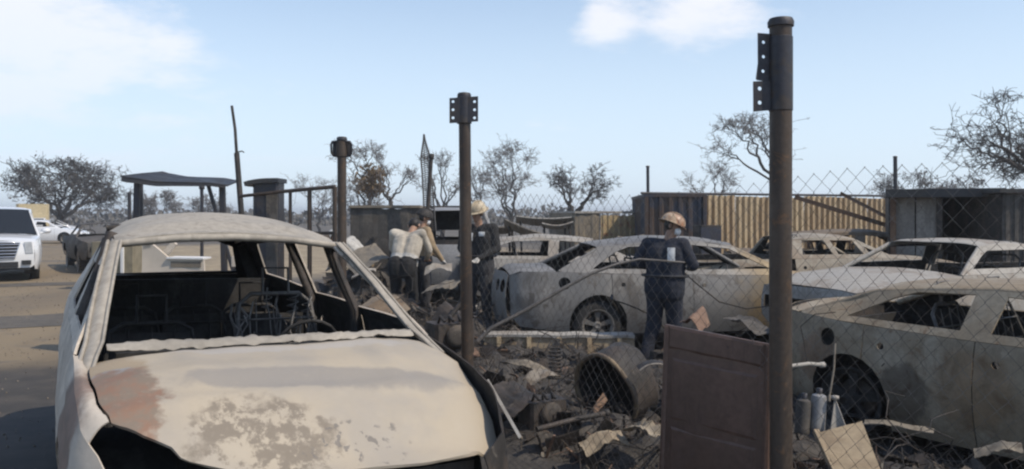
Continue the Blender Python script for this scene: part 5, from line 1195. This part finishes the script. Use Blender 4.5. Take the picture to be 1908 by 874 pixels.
def build_people():
    # worker in navy coveralls, back to the camera, head turned right
    q = ground_pt(1238, 8.9)
    person('worker in navy coveralls with tan-and-red helmet and white mask, back turned', q, R(-30),
        pose(chest=(.01, .03, 1.29), neck=(.03, .05, 1.46), head=(.06, .09, 1.60), shR=(.20, .03, 1.40), shL=(-.20, .03, 1.40), elR=(.33, .05, 1.17), elL=(-.34, -.02, 1.18), wrR=(.22, .27, 1.12), wrL=(-.20, .10, 1.13), hdL=(-.20, .18, 1.11), hdR=(.14, .34, 1.12),
             knR=(.10, .06, .49), knL=(-.13, .02, .49), anR=(.09, .0, .10), anL=(-.20, -.10, .10), toR=(.12, .17, .05), toL=(-.22, .06, .05), look=(1, .12, -.14)),
        dict(shirt='navy', mid='navy', fore='navy', pants='navy', boot='boot', hand='glove'), 'brim', 'helmet', True, bulk=1.25, scale=.955, belt='darkgrey', patches=[('sleeve_patch', (.13, -.145, 1.29), (.085, .17), (.25, -1, .1), 'reflect')])
    # stooping worker in a pale shirt
    q = ground_pt(752, 12.0)
    person('worker in a pale shirt and black trousers stooping with back to the camera', q, R(-10),
        pose(pelvis=(0, -.05, .90), chest=(.03, .13, 1.25), neck=(.04, .30, 1.40), head=(.03, .42, 1.50), shR=(.22, .17, 1.38), shL=(-.20, .17, 1.38), elR=(.30, .32, 1.13), elL=(-.27, .30, 1.15), wrR=(.22, .50, 1.0), wrL=(-.16, .50, 1.0),
             hipR=(.11, -.05, .87), hipL=(-.11, -.05, .87), knR=(.13, .04, .47), knL=(-.13, .04, .47), look=(0, .8, -.6)),
        dict(shirt='creamcloth', mid='whitecloth', fore='creamcloth', pants='black', boot='boot', hand='skin'), None, face=True, belt='black')
    # worker in tan beside him
    q = ground_pt(786, 13.0)
    person('worker in a tan jacket and dark helmet, arm hanging, behind the stooping worker', q, R(-60),
        pose(head=(0, .04, 1.60), elR=(.30, .06, 1.16), wrR=(.34, .20, .95), elL=(-.26, .1, 1.15), wrL=(-.2, .3, 1.02), look=(.3, 1, -.2)),
        dict(shirt='tancloth', mid='tancloth', fore='tancloth', pants='darkgrey', boot='boot', hand='glove'), 'cap', 'soot2', True)
    # worker in black behind the middle post
    q = ground_pt(893, 11.4)
    person('worker in black uniform and cream helmet standing partly behind the middle fence post', q, R(160),
        pose(pelvis=(0, 0, .96), chest=(0, 0, 1.36), neck=(0, .02, 1.54), head=(0, .06, 1.69), shR=(.20, 0, 1.48), shL=(-.20, 0, 1.48), elR=(.27, .02, 1.20), wrR=(.12, .22, 1.10), elL=(-.28, .02, 1.2), wrL=(-.10, .24, 1.06), hipR=(.10, 0, .93), hipL=(-.10, 0, .93), look=(.4, 1, -.25)),
        dict(shirt='black', mid='black', fore='black', pants='darkgrey', boot='boot', hand='glove'), 'brim', 'helmet2', False, belt='darkgrey',
        patches=[('chest_patch', (-.09, .142, 1.40), (.09, .06), (0, 1, .1), 'reflect'), ('chest_patch', (.08, .142, 1.36), (.07, .11), (0, 1, .1), 'reflect'), ('shoulder_patch', (-.21, .06, 1.47), (.05, .06), (-.6, 1, .3), 'reflect')])
    # crouching worker in pale tan by the farthest post
    q = ground_pt(668, 14.6)
    person('worker in pale tan clothing bending over beside the farthest fence post', q, R(70),
        pose(pelvis=(0, -.12, .84), chest=(0, .16, 1.10), neck=(0, .34, 1.19), head=(0, .48, 1.24), shR=(.19, .24, 1.20), shL=(-.19, .24, 1.20), elR=(.24, .36, .94), elL=(-.24, .36, .94), wrR=(.16, .50, .74), wrL=(-.16, .5, .74),
             hipR=(.10, -.12, .81), hipL=(-.1, -.12, .81), knR=(.14, .06, .46), knL=(-.14, .06, .46), look=(0, .6, -.8)),
        dict(shirt='whitecloth', mid='tancloth', fore='tancloth', pants='tancloth', boot='boot', hand='glove'), 'cap', 'whitehelmet', False)
M['whitehelmet'] = simple('white_helmet', (.7, .69, .66), .4)
build_people()

# ------------------------------------------------------------------ debris
def build_debris():
    rnd = random.Random(77)
    def mound(x, y):
        h = 0
        for cx, cy, r, hh in HEAPS:
            d = math.hypot(x-cx, y-cy)/r
            if d < 1: h = max(h, hh*(1-d*d)**1.3)
        return h
    HEAPS = [(.35, 5.6, 1.0, .42), (.95, 5.05, .75, .36), (-.35, 7.2, 1.0, .50), (1.5, 6.2, .9, .30), (.2, 7.3, 1.1, .28), (1.95, 4.35, .65, .34), (2.5, 4.9, .7, .12), (-.15, 9.4, 1.2, .30), (-1.2, 9.6, 1.0, .45), (2.2, 6.9, 1.0, .35), (1.9, 8.2, .9, .30), (3.3, 3.9, .8, .16), (-1.5, 11.0, 1.4, .45), (-2.45, 13.0, 1.1, .95), (-1.95, 11.5, 1.0, .6), (-.75, 10.4, 1.0, .5), (.6, 8.3, .9, .3), (-.95, 8.2, .9, .5)]
    def shards(name, mat, n, areas, smin, smax, seed):
        rr = random.Random(seed); mb = MB()
        for i in range(n):
            cx, cy, sx, sy = rr.choice(areas); x, y = rr.gauss(cx, sx), rr.gauss(cy, sy)
            rel = Vector((x, y, 0))-CAR0
            if rel.dot(LT) < (1.70 if rel.dot(FW) > -3 else 1.25): continue
            z = mound(x, y)*rr.uniform(.35, 1)+rr.uniform(.0, .03)-.02; s = rr.uniform(smin, smax)*rr.uniform(.5, 1)
            e = Euler((rr.gauss(0, .7), rr.gauss(0, .7), rr.uniform(0, 6.3))).to_matrix(); o = Vector((x, y, z))
            kind = rr.random()
            if kind < .30:
                s *= .8; a = s*rr.uniform(.3, .9); b = rr.uniform(-.5, .5)*s
                vs = [o+e @ Vector(v) for v in ((-s, -a, 0), (0, -a*rr.uniform(.6, 1.1), b*.4), (s*rr.uniform(.5, 1), -a*.5, b), (s*.8, a*.7, b*.8), (0, a, b*.3), (-s, a*rr.uniform(.3, 1), 0))]
                lo = [v-Vector((0, 0, .008)) for v in vs]
                mb.add(vs+lo, [(0, 1, 4, 5), (1, 2, 3, 4), (11, 10, 7, 6), (10, 9, 8, 7)]+[(k+6, (k+1) % 6+6, (k+1) % 6, k) for k in range(6)])
            elif kind < .55:
                w = s*rr.uniform(.04, .12); mb.beam(o-e @ Vector((s, 0, 0)), o+e @ Vector((s, 0, 0)), w, w*rr.uniform(.3, 1))
            else:
                p0 = o-e @ Vector((s*1.2, 0, 0)); mb.tube([p0, o+e @ Vector((-s*.5, s*rr.uniform(-.5, .5), s*rr.uniform(-.1, .35))), o+e @ Vector((0, s*rr.uniform(-.5, .5), s*rr.uniform(0, .4))), o+e @ Vector((s*.6, s*rr.uniform(-.5, .5), s*rr.uniform(-.1, .3))), o+e @ Vector((s*1.2, 0, 0))], max(.0025, s*.018), 3)
        tag(mb.build(name, M[mat]), kind='stuff')
    near = [(cx, cy, r*.55, r*.5) for cx, cy, r, h in HEAPS]
    wide = near+[(1.2, 7.4, 1.2, 1.2), (.8, 4.6, .6, .6), (3.0, 5.4, 1.0, .7), (-1.0, 10.2, 1.4, 1.4), (3.4, 9.2, 1.6, .8), (0, 12.4, 2.5, 1.4), (5, 12.2, 2, 1)]
    shards('dark_debris', 'soot2', 4200, near, .04, .22, 1)
    shards('mixed_debris', 'debris', 3600, wide, .02, .15, 2)
    shards('rusty_debris', 'rustbrown', 700, wide, .03, .16, 3)
    shards('pale_debris', 'chips', 1500, wide, .008, .06, 4)
    far = [(-2.4, 13.0, .6, .5), (-1.8, 11.6, .7, .6), (-1.0, 10.8, .7, .7), (-.6, 12.8, .8, .5)]*2+[(4+6*(i % 3), 15+i*1.6, 3, 1.5) for i in range(6)]+[(-2.5, 15, 1.6, 1.2), (-1, 17.5, 2, 1.5), (1.5, 18, 2, 1.5), (-.5, 13, 1.6, .8)]
    shards('far_debris', 'debris', 1600, far, .08, .42, 5); shards('far_pale_debris', 'chips', 600, far, .06, .26, 6)
    rr = random.Random(9); mb = MB()
    for i in range(4200):
        al = 1+rr.random()**1.6*34; la = rr.uniform(-8, 1.3) if rr.random() < .55 else rr.choice((-7.2, -1.2, .9, -4))+rr.gauss(0, .35)
        p = CW(al, la, .03); k = rr.uniform(.003, .011)*(1+al*.03); e = Euler((rr.uniform(0, 6), rr.uniform(0, 6), rr.uniform(0, 6))).to_matrix()
        mb.add([p+e @ Vector(v)*k for v in ((-1, -.6, -.4), (1, -.5, -.3), (.8, .7, -.4), (-.7, .8, -.3), (.1, 0, .8))], [(0, 1, 4), (1, 2, 4), (2, 3, 4), (3, 0, 4), (3, 2, 1, 0)])
    tag(mb.build('road_gravel', M['chips']), kind='stuff')
    rr = random.Random(21); mb = MB()
    for i in range(320):
        cx, cy, r, h = rr.choice(HEAPS); p = Vector((rr.gauss(cx, r*.5), rr.gauss(cy, r*.45), 0))
        if (p-CAR0).dot(LT) < 1.8: continue
        p.z = mound(p.x, p.y)+.01; d = Vector((rr.gauss(0, 1), rr.gauss(0, 1), rr.gauss(.1, .35))).normalized(); pts = [p]; L_ = rr.uniform(.05, .15)
        for k in range(7):
            d = (d+Vector((rr.gauss(0, 1), rr.gauss(0, 1), rr.gauss(-.1, .6)))*.55).normalized(); q = pts[-1]+d*L_; q.z = max(q.z, .01); pts.append(q)
        mb.tube(pts, rr.uniform(.0018, .0045), 4, cap=False)
    tag(mb.build('wire_tangle', M['soot2']), kind='stuff')
    # ash heaps under the wreckage
    mb = MB()
    for cx, cy, r, h in HEAPS:
        mb.grid(lambda u, v: (cx+r*v*math.cos(2*math.pi*u), cy+r*v*math.sin(2*math.pi*u), -.03+h*.8*(1-v*v)**1.3*(1+.5*nz3(cx+3*v*math.cos(2*math.pi*u), cy+3*v*math.sin(2*math.pi*u), 0, 1.6))), 28, 9)
    tag(mb.build('ash_heap', M['ashheap']), kind='stuff')
    # ---- pieces one can point to
    def at(px, py, d): return P(px, py, d)
    # big open drum lying on its side
    c = at(1146, 716, 5.9); t = thing('steel_drum', 'big open drum with a tan rim tipped on its side among the dark debris', 'drum', c)
    ax = Vector((-.66, -.62, -.22)).normalized(); q = ax.to_track_quat('Z', 'Y').to_matrix().to_4x4() @ Matrix.Diagonal((.92, .92, .8, 1))
    def dent(m_):
        m_.v = [tuple(Vector(v)+Vector((nz3(*v, 3.1), nz3(v[0]+7, v[1], v[2], 3.1), nz3(v[0], v[1]+7, v[2], 3.1)))*.045) for v in m_.v]; return m_
    mb = MB(); mb.lathe([(.30, .16), (.305, .0), (.30, -.02), (.305, -.16), (.29, -.20), (.001, -.2)], q, 32); finish(dent(mb).build('shell', M['soot2'], t), 30)
    mb = MB(); mb.lathe([(.001, -.185), (.28, -.185), (.285, .15)], q, 32); dent(mb).build('lining', M['soot'], t)
    mb = MB(); mb.lathe([(.28, .14), (.285, .17), (.30, .185), (.318, .175), (.318, .15), (.30, .14)], q, 32); dent(mb).build('rim', M['drumtan'], t)
    # curved guard beside it
    t = thing('curved_guard', 'small dark curved metal guard with pale edge right of the tipped drum', 'metal guard', at(1212, 700, 5.5))
    mb = MB(); mb.grid(lambda u, v: (.15*math.cos(.2+2.2*u)+.03, -.06+.12*v, .14*math.sin(.2+2.2*u)-.05), 12, 3, th=.01); mb.build('shell', M['soot2'], t); mb = MB(); mb.tube([(.153*math.cos(.2+2.2*i/12)+.03, -.065, .143*math.sin(.2+2.2*i/12)-.05) for i in range(13)], .008, 5); mb.build('edge', M['pale'], t)
    # long tan panel on edge
    A, B = at(902, 622, 9.1), at(1182, 625, 9.0); t = thing('cargo_panel', 'long low tan steel truck side panel standing on edge in front of the silver sedan', 'truck panel')
    mb = MB(); mb.grid(lambda u, v: A.lerp(B, u)+Vector((0, .01*nz3(u*6, v, 3)-.02*math.sin(v*3.1), -v*(A.z+.02)+.012*nz3(u*5, v*2, 1))), 26, 6, th=.03, flip=True); mb.build('face', M['board'], t)
    mb = MB(); mb.grid(lambda u, v: A.lerp(B, u)+Vector((0, -.035+.16*v, .012+.01*nz3(u*7, 1, 2)-.012*math.cos(v*2))), 26, 2, th=.03); mb.build('top_flange', M['pale'], t)
    for i in range(5):
        p = A.lerp(B, .1+.2*i); mb = MB(); mb.box((p.x, p.y-.035, p.z*.48), (.05, .03, p.z*.86)); mb.build('stiffener', M['tansheet'], t)
    # pole / hose from the worker's hands
    t = thing('hose', 'long grey hose sloping from the navy worker down to the ground at left', 'hose')
    mb = MB(); pts = [at(1276, 489, 8.55), at(1235, 486, 8.45), at(1192, 483, 8.45), at(1150, 492, 8.4), at(1100, 510, 8.35), at(1040, 543, 8.3), at(980, 578, 8.25), at(915, 612, 8.2), at(886, 640, 8.15)]
    pp = []
    for i in range(len(pts)-1):
        for k in range(4): pp.append(pts[i].lerp(pts[i+1], k/4))
    mb.tube(pp+[pts[-1]], [.010+.011*min(1, i/22) for i in range(len(pp)+1)], 7); mb.build('tube', M['hose'], t)
    mb = MB(); mb.tube([pts[-1]+Vector((.03, 0, .02)), pts[-1]-Vector((.05, 0, .05)), Vector((pts[-1].x-.1, 8.1, .05))], [.036, .04, .034], 8); mb.build('coupling', M['soot2'], t)
    # cables
    for lab, pl, d in (('thin dark cable sagging right from the navy worker across the sedan door', [(1268, 502), (1300, 530), (1340, 562), (1390, 575), (1436, 570)], 9.2), ('thin dark cable hanging left of the navy worker over the sedan sill', [(1140, 558), (1165, 566), (1190, 576), (1222, 592)], 9.2)):
        t = thing('cable', lab, 'cable', (0, 0, 0), 0, 'cables near the navy worker'); mb = MB(); mb.tube([at(x, y, d) for x, y in pl]+([Vector((at(pl[-1][0]+60, 0, d).x, d, .03))]), .009, 5); mb.build('strand', M['soot2'], t)
        mb = MB(); e = at(*pl[0], d); mb.tube([e, e+Vector((0, .03, .02)), e+Vector((.01, .05, .05))], .014, 5); mb.build('end_fitting', M['plate'], t)
    # tan board leaning at the bottom right
    t = thing('board', 'tan square board propped on the debris at the bottom right of the nearest post', 'board')
    a, b, c_, d_ = at(1524, 806, 4.35), at(1606, 784, 4.35), at(1650, 900, 4.0), at(1575, 915, 4.0)
    mb = MB(); mb.grid(lambda u, v: a.lerp(b, u).lerp(d_.lerp(c_, u), v)+Vector((0, 0, .008*nz3(u*3, v*3, 2))), 8, 10, th=.025, flip=True); mb.build('face', M['board'], t)
    mb = MB(); mb.beam(a+Vector((0, .03, 0)), d_+Vector((0, .03, 0)), .03, .03); mb.build('batten', M['board'], t)
    # cans
    for px, py, h, r, lab, m in ((1522, 800, .20, .042, 'pale grey metal canister standing behind the tan board', 'silver'), (1494, 806, .19, .04, 'darker grey canister standing next to the nearest post', 'darkbody')):
        q = at(px, py, 4.5); t = thing('canister', lab, 'canister', q, 0, 'two canisters behind the tan board'); q2 = Matrix.Rotation(R(4), 4, 'Y')
        mb = MB(); mb.lathe([(.001, 0), (r, .0), (r+.002, .01), (r, .02), (r, h*.85), (r*.9, h*.95), (r*.4, h), (.001, h)], q2, 18); finish(mb.build('shell', M[m], t), 35); mb = MB(); mb.lathe([(r*.38, h-.002), (r*.4, h+.03), (.001, h+.03)], q2, 12); mb.build('neck', M['plate'], t)
    t = thing('torn_sheet', 'small pale torn metal triangle standing beside the pale canister', 'metal sheet'); q = [at(1556, 742, 4.45), at(1548, 800, 4.42), at(1578, 800, 4.40)]
    mb = MB(); mb.grid(lambda u, v: q[0].lerp(q[1].lerp(q[2], u), v)+Vector((0, .02*math.sin(u*3)*v, 0)), 6, 6, th=.006, flip=True); mb.build('face', M['pale'], t); mb = MB(); mb.lathe([(.014, -.01), (.022, .0), (.022, .012), (.001, .015)], Matrix.Translation(q[0]), 8); mb.build('tip', M['pale'], t)
    # bent sheets in the heaps
    def bent(lab, a, b, d0, d1, w, mat, curl=.1, seed=1, name='bent_sheet'):
        A, B = at(*a, d0), at(*b, d1); t = thing(name, lab, 'metal sheet', (0, 0, 0), 0, 'bent sheets in the debris heap'); sx = (B-A).normalized().cross(Vector((0, -.3, 1))).normalized()
        mb = MB(); mb.grid(lambda u, v: A.lerp(B, u)+sx*w*(v-.5)+Vector((0, 0, curl*math.sin(u*3.1)+curl*.5*(v-.5)**2+nz3(u*2.3, v*1.5, seed)*min(.05, w*.3)+nz3(u*9, v*5, seed)*min(.02, w*.12))), 20, 7, th=.006); mb.build('sheet', M[mat], t)
        mb = MB(); mb.tube([A.lerp(B, i/10)+sx*w*-.5+Vector((0, 0, curl*math.sin(i/10*3.1)+curl*.125+nz3(i*.23, 0, seed)*min(.05, w*.3)+nz3(i*.9, 0, seed)*min(.02, w*.12))) for i in range(11)], .006, 5); mb.build('folded_rim', M[mat], t)
    bent('crumpled grey strip in front of the tan truck panel', (938, 676), (1030, 706), 6.6, 6.2, .09, 'graytan', .05, 2)
    bent('small whitish bent sheet beside the crumpled strip', (985, 716), (1035, 700), 6.0, 6.2, .12, 'chips', .05, 3)
    bent('dark curved sheet at the foot of the middle fence post', (812, 640), (870, 590), 6.9, 7.1, .34, 'soot2', .12, 4)
    bent('dark slanted sheet just right of the foreground car fender', (925, 765), (1010, 745), 5.3, 5.6, .34, 'soot2', .08, 5)
    bent('grey bent sheet low between the drum and the steel door', (1170, 800), (1235, 812), 4.9, 4.7, .13, 'greyburnt', .04, 6)
    bent('grey curled sheet in the middle of the dark heap', (1085, 838), (1165, 818), 4.8, 4.9, .12, 'greyburnt', .04, 7)
    bent('dark leaf-shaped sheet above the leaning steel door', (1362, 592), (1428, 628), 7.2, 6.8, .18, 'darkbody', .05, 8)
    bent('brown bent sheet with a bright nick above the leaning steel door', (1278, 600), (1312, 612), 7.0, 6.9, .22, 'rustbrown', .09, 9)
    bent('flattened grey strip beside the right sedan rear wheel', (1610, 788), (1740, 806), 4.9, 4.7, .06, 'graytan', .015, 10)
    bent('grey crumpled strip in the bottom right corner debris', (1815, 846), (1905, 836), 4.3, 4.2, .07, 'graytan', .02, 11)
    bent('grey ribbed sheet lying on the rubble left of the middle fence post', (795, 540), (850, 532), 11.2, 11.0, .35, 'graytan', .03, 12)
    bent('pale strip lying across the rubble behind the middle fence post', (792, 506), (842, 500), 12.2, 12.2, .3, 'pale', .04, 13)
    bent('grey slab slanting on the rubble heap right of the foreground car roof', (650, 500), (715, 470), 12.4, 12.6, .8, 'graytan', .06, 14)
    bent('pale thin strip on the rubble seen past the windscreen pillar', (655, 520), (700, 505), 11.6, 11.6, .14, 'pale', .05, 15)
    bent('brown torn sheet in the rubble between the stooping worker and the car', (690, 560), (745, 590), 9.8, 9.6, .4, 'brownburnt', .08, 16)
    # coil spring and pipes
    t = thing('coil_spring', 'rusty coil spring standing in front of the tan truck panel', 'spring', at(1035, 690, 6.4)); mb = MB(); mb.tube([(.05*math.cos(a*.5), .05*math.sin(a*.5), a*.0024-.05) for a in range(96)], .008, 5); mb.build('coil', M['soot2'], t)
    mb = MB(); mb.lathe([(.001, -.06), (.07, -.06), (.07, -.045), (.001, -.045)], Matrix.Identity(4), 14); mb.build('seat_plate', M['soot2'], t)
    for lab, a, b, d0, d1, r, m in (('grey pipe sticking up behind the right sedan wheel arch by the nearest post', (1556, 640), (1545, 742), 4.8, 4.7, .006, 'graytan'), ('pale bar lying level beside the nearest post', (1474, 682), (1532, 680), 4.7, 4.8, .012, 'pale'), ('dark pipe lying across the ash in front of the drum', (1000, 800), (1130, 770), 5.0, 5.3, .018, 'soot2'), ('dark bent pipe leaning at the foot of the middle post', (822, 612), (862, 560), 6.9, 7.0, .022, 'soot2')):
        t = thing('metal_pipe', lab, 'pipe', (0, 0, 0), 0, 'loose pipes in the debris'); A, B = at(*a, d0), at(*b, d1); mb = MB(); mb.tube([A, A.lerp(B, .5)+Vector((.01, 0, .01)), B], r, 7); mb.build('shaft', M[m], t); mb = MB(); mb.lathe([(r*1.0, -.02), (r*1.5, -.015), (r*1.5, .015), (r*1.0, .02)], Matrix.Translation(B) @ (B-A).to_track_quat('Z', 'Y').to_matrix().to_4x4(), 8); mb.build('collar', M[m], t)
    # burnt engine lumps
    for lab, px, py, d, s in (('burnt engine block at the foot of the middle fence post', 838, 628, 6.9, .26), ('charred gearbox lump in the dark heap left of the drum', 1010, 770, 5.4, .2)):
        q = at(px, py, d); t = thing('engine_block', lab, 'engine', q, .5, 'charred engine parts'); mb = MB(); mb.box((0, 0, 0), (s*1.4, s, s)); mb.build('block', M['soot2'], t)
        mb = MB(); mb.lathe([(.001, 0), (s*.35, 0), (s*.4, s*.1), (s*.2, s*.16), (.001, s*.16)], Matrix.Translation((0, -s*.5, .02)) @ Matrix.Rotation(R(90), 4, 'X'), 14); mb.build('pulley', M['debris'], t)
        for k in range(3): mb = MB(); mb.tube([(-s*.5+k*s*.40, -s*.2, s*.5), (-s*.5+k*s*.33, -s*.35, s*.75), (-s*.45+k*s*.3, -s*.6, s*.6)], s*.05, 6); mb.build('manifold_pipe', M['soot2'], t)
M['ashheap'] = burnt('ash_heap', (.055, .05, .046), (.09, .08, .07), (.18, .16, .14), 6, .52, .64, .95, 0, .6, 40)
build_debris()

# ------------------------------------------------------------------ the air between
def build_haze():
    mb = MB(); mb.box((0, 8, 3.75), (2450, 2450, 9.9)); o = mb.build('haze', None); o.data.materials.clear()
    m = bpy.data.materials.new('haze'); m.use_nodes = True; n = m.node_tree.nodes; n.remove(n['Principled BSDF'])
    v = n.new('ShaderNodeVolumePrincipled'); v.inputs['Color'].default_value = (.97, .98, 1, 1); v.inputs['Density'].default_value = .0013; v.inputs['Anisotropy'].default_value = .3
    m.node_tree.links.new(v.outputs[0], n['Material Output'].inputs['Volume']); o.data.materials.append(m); tag(o, kind='stuff')
build_haze()
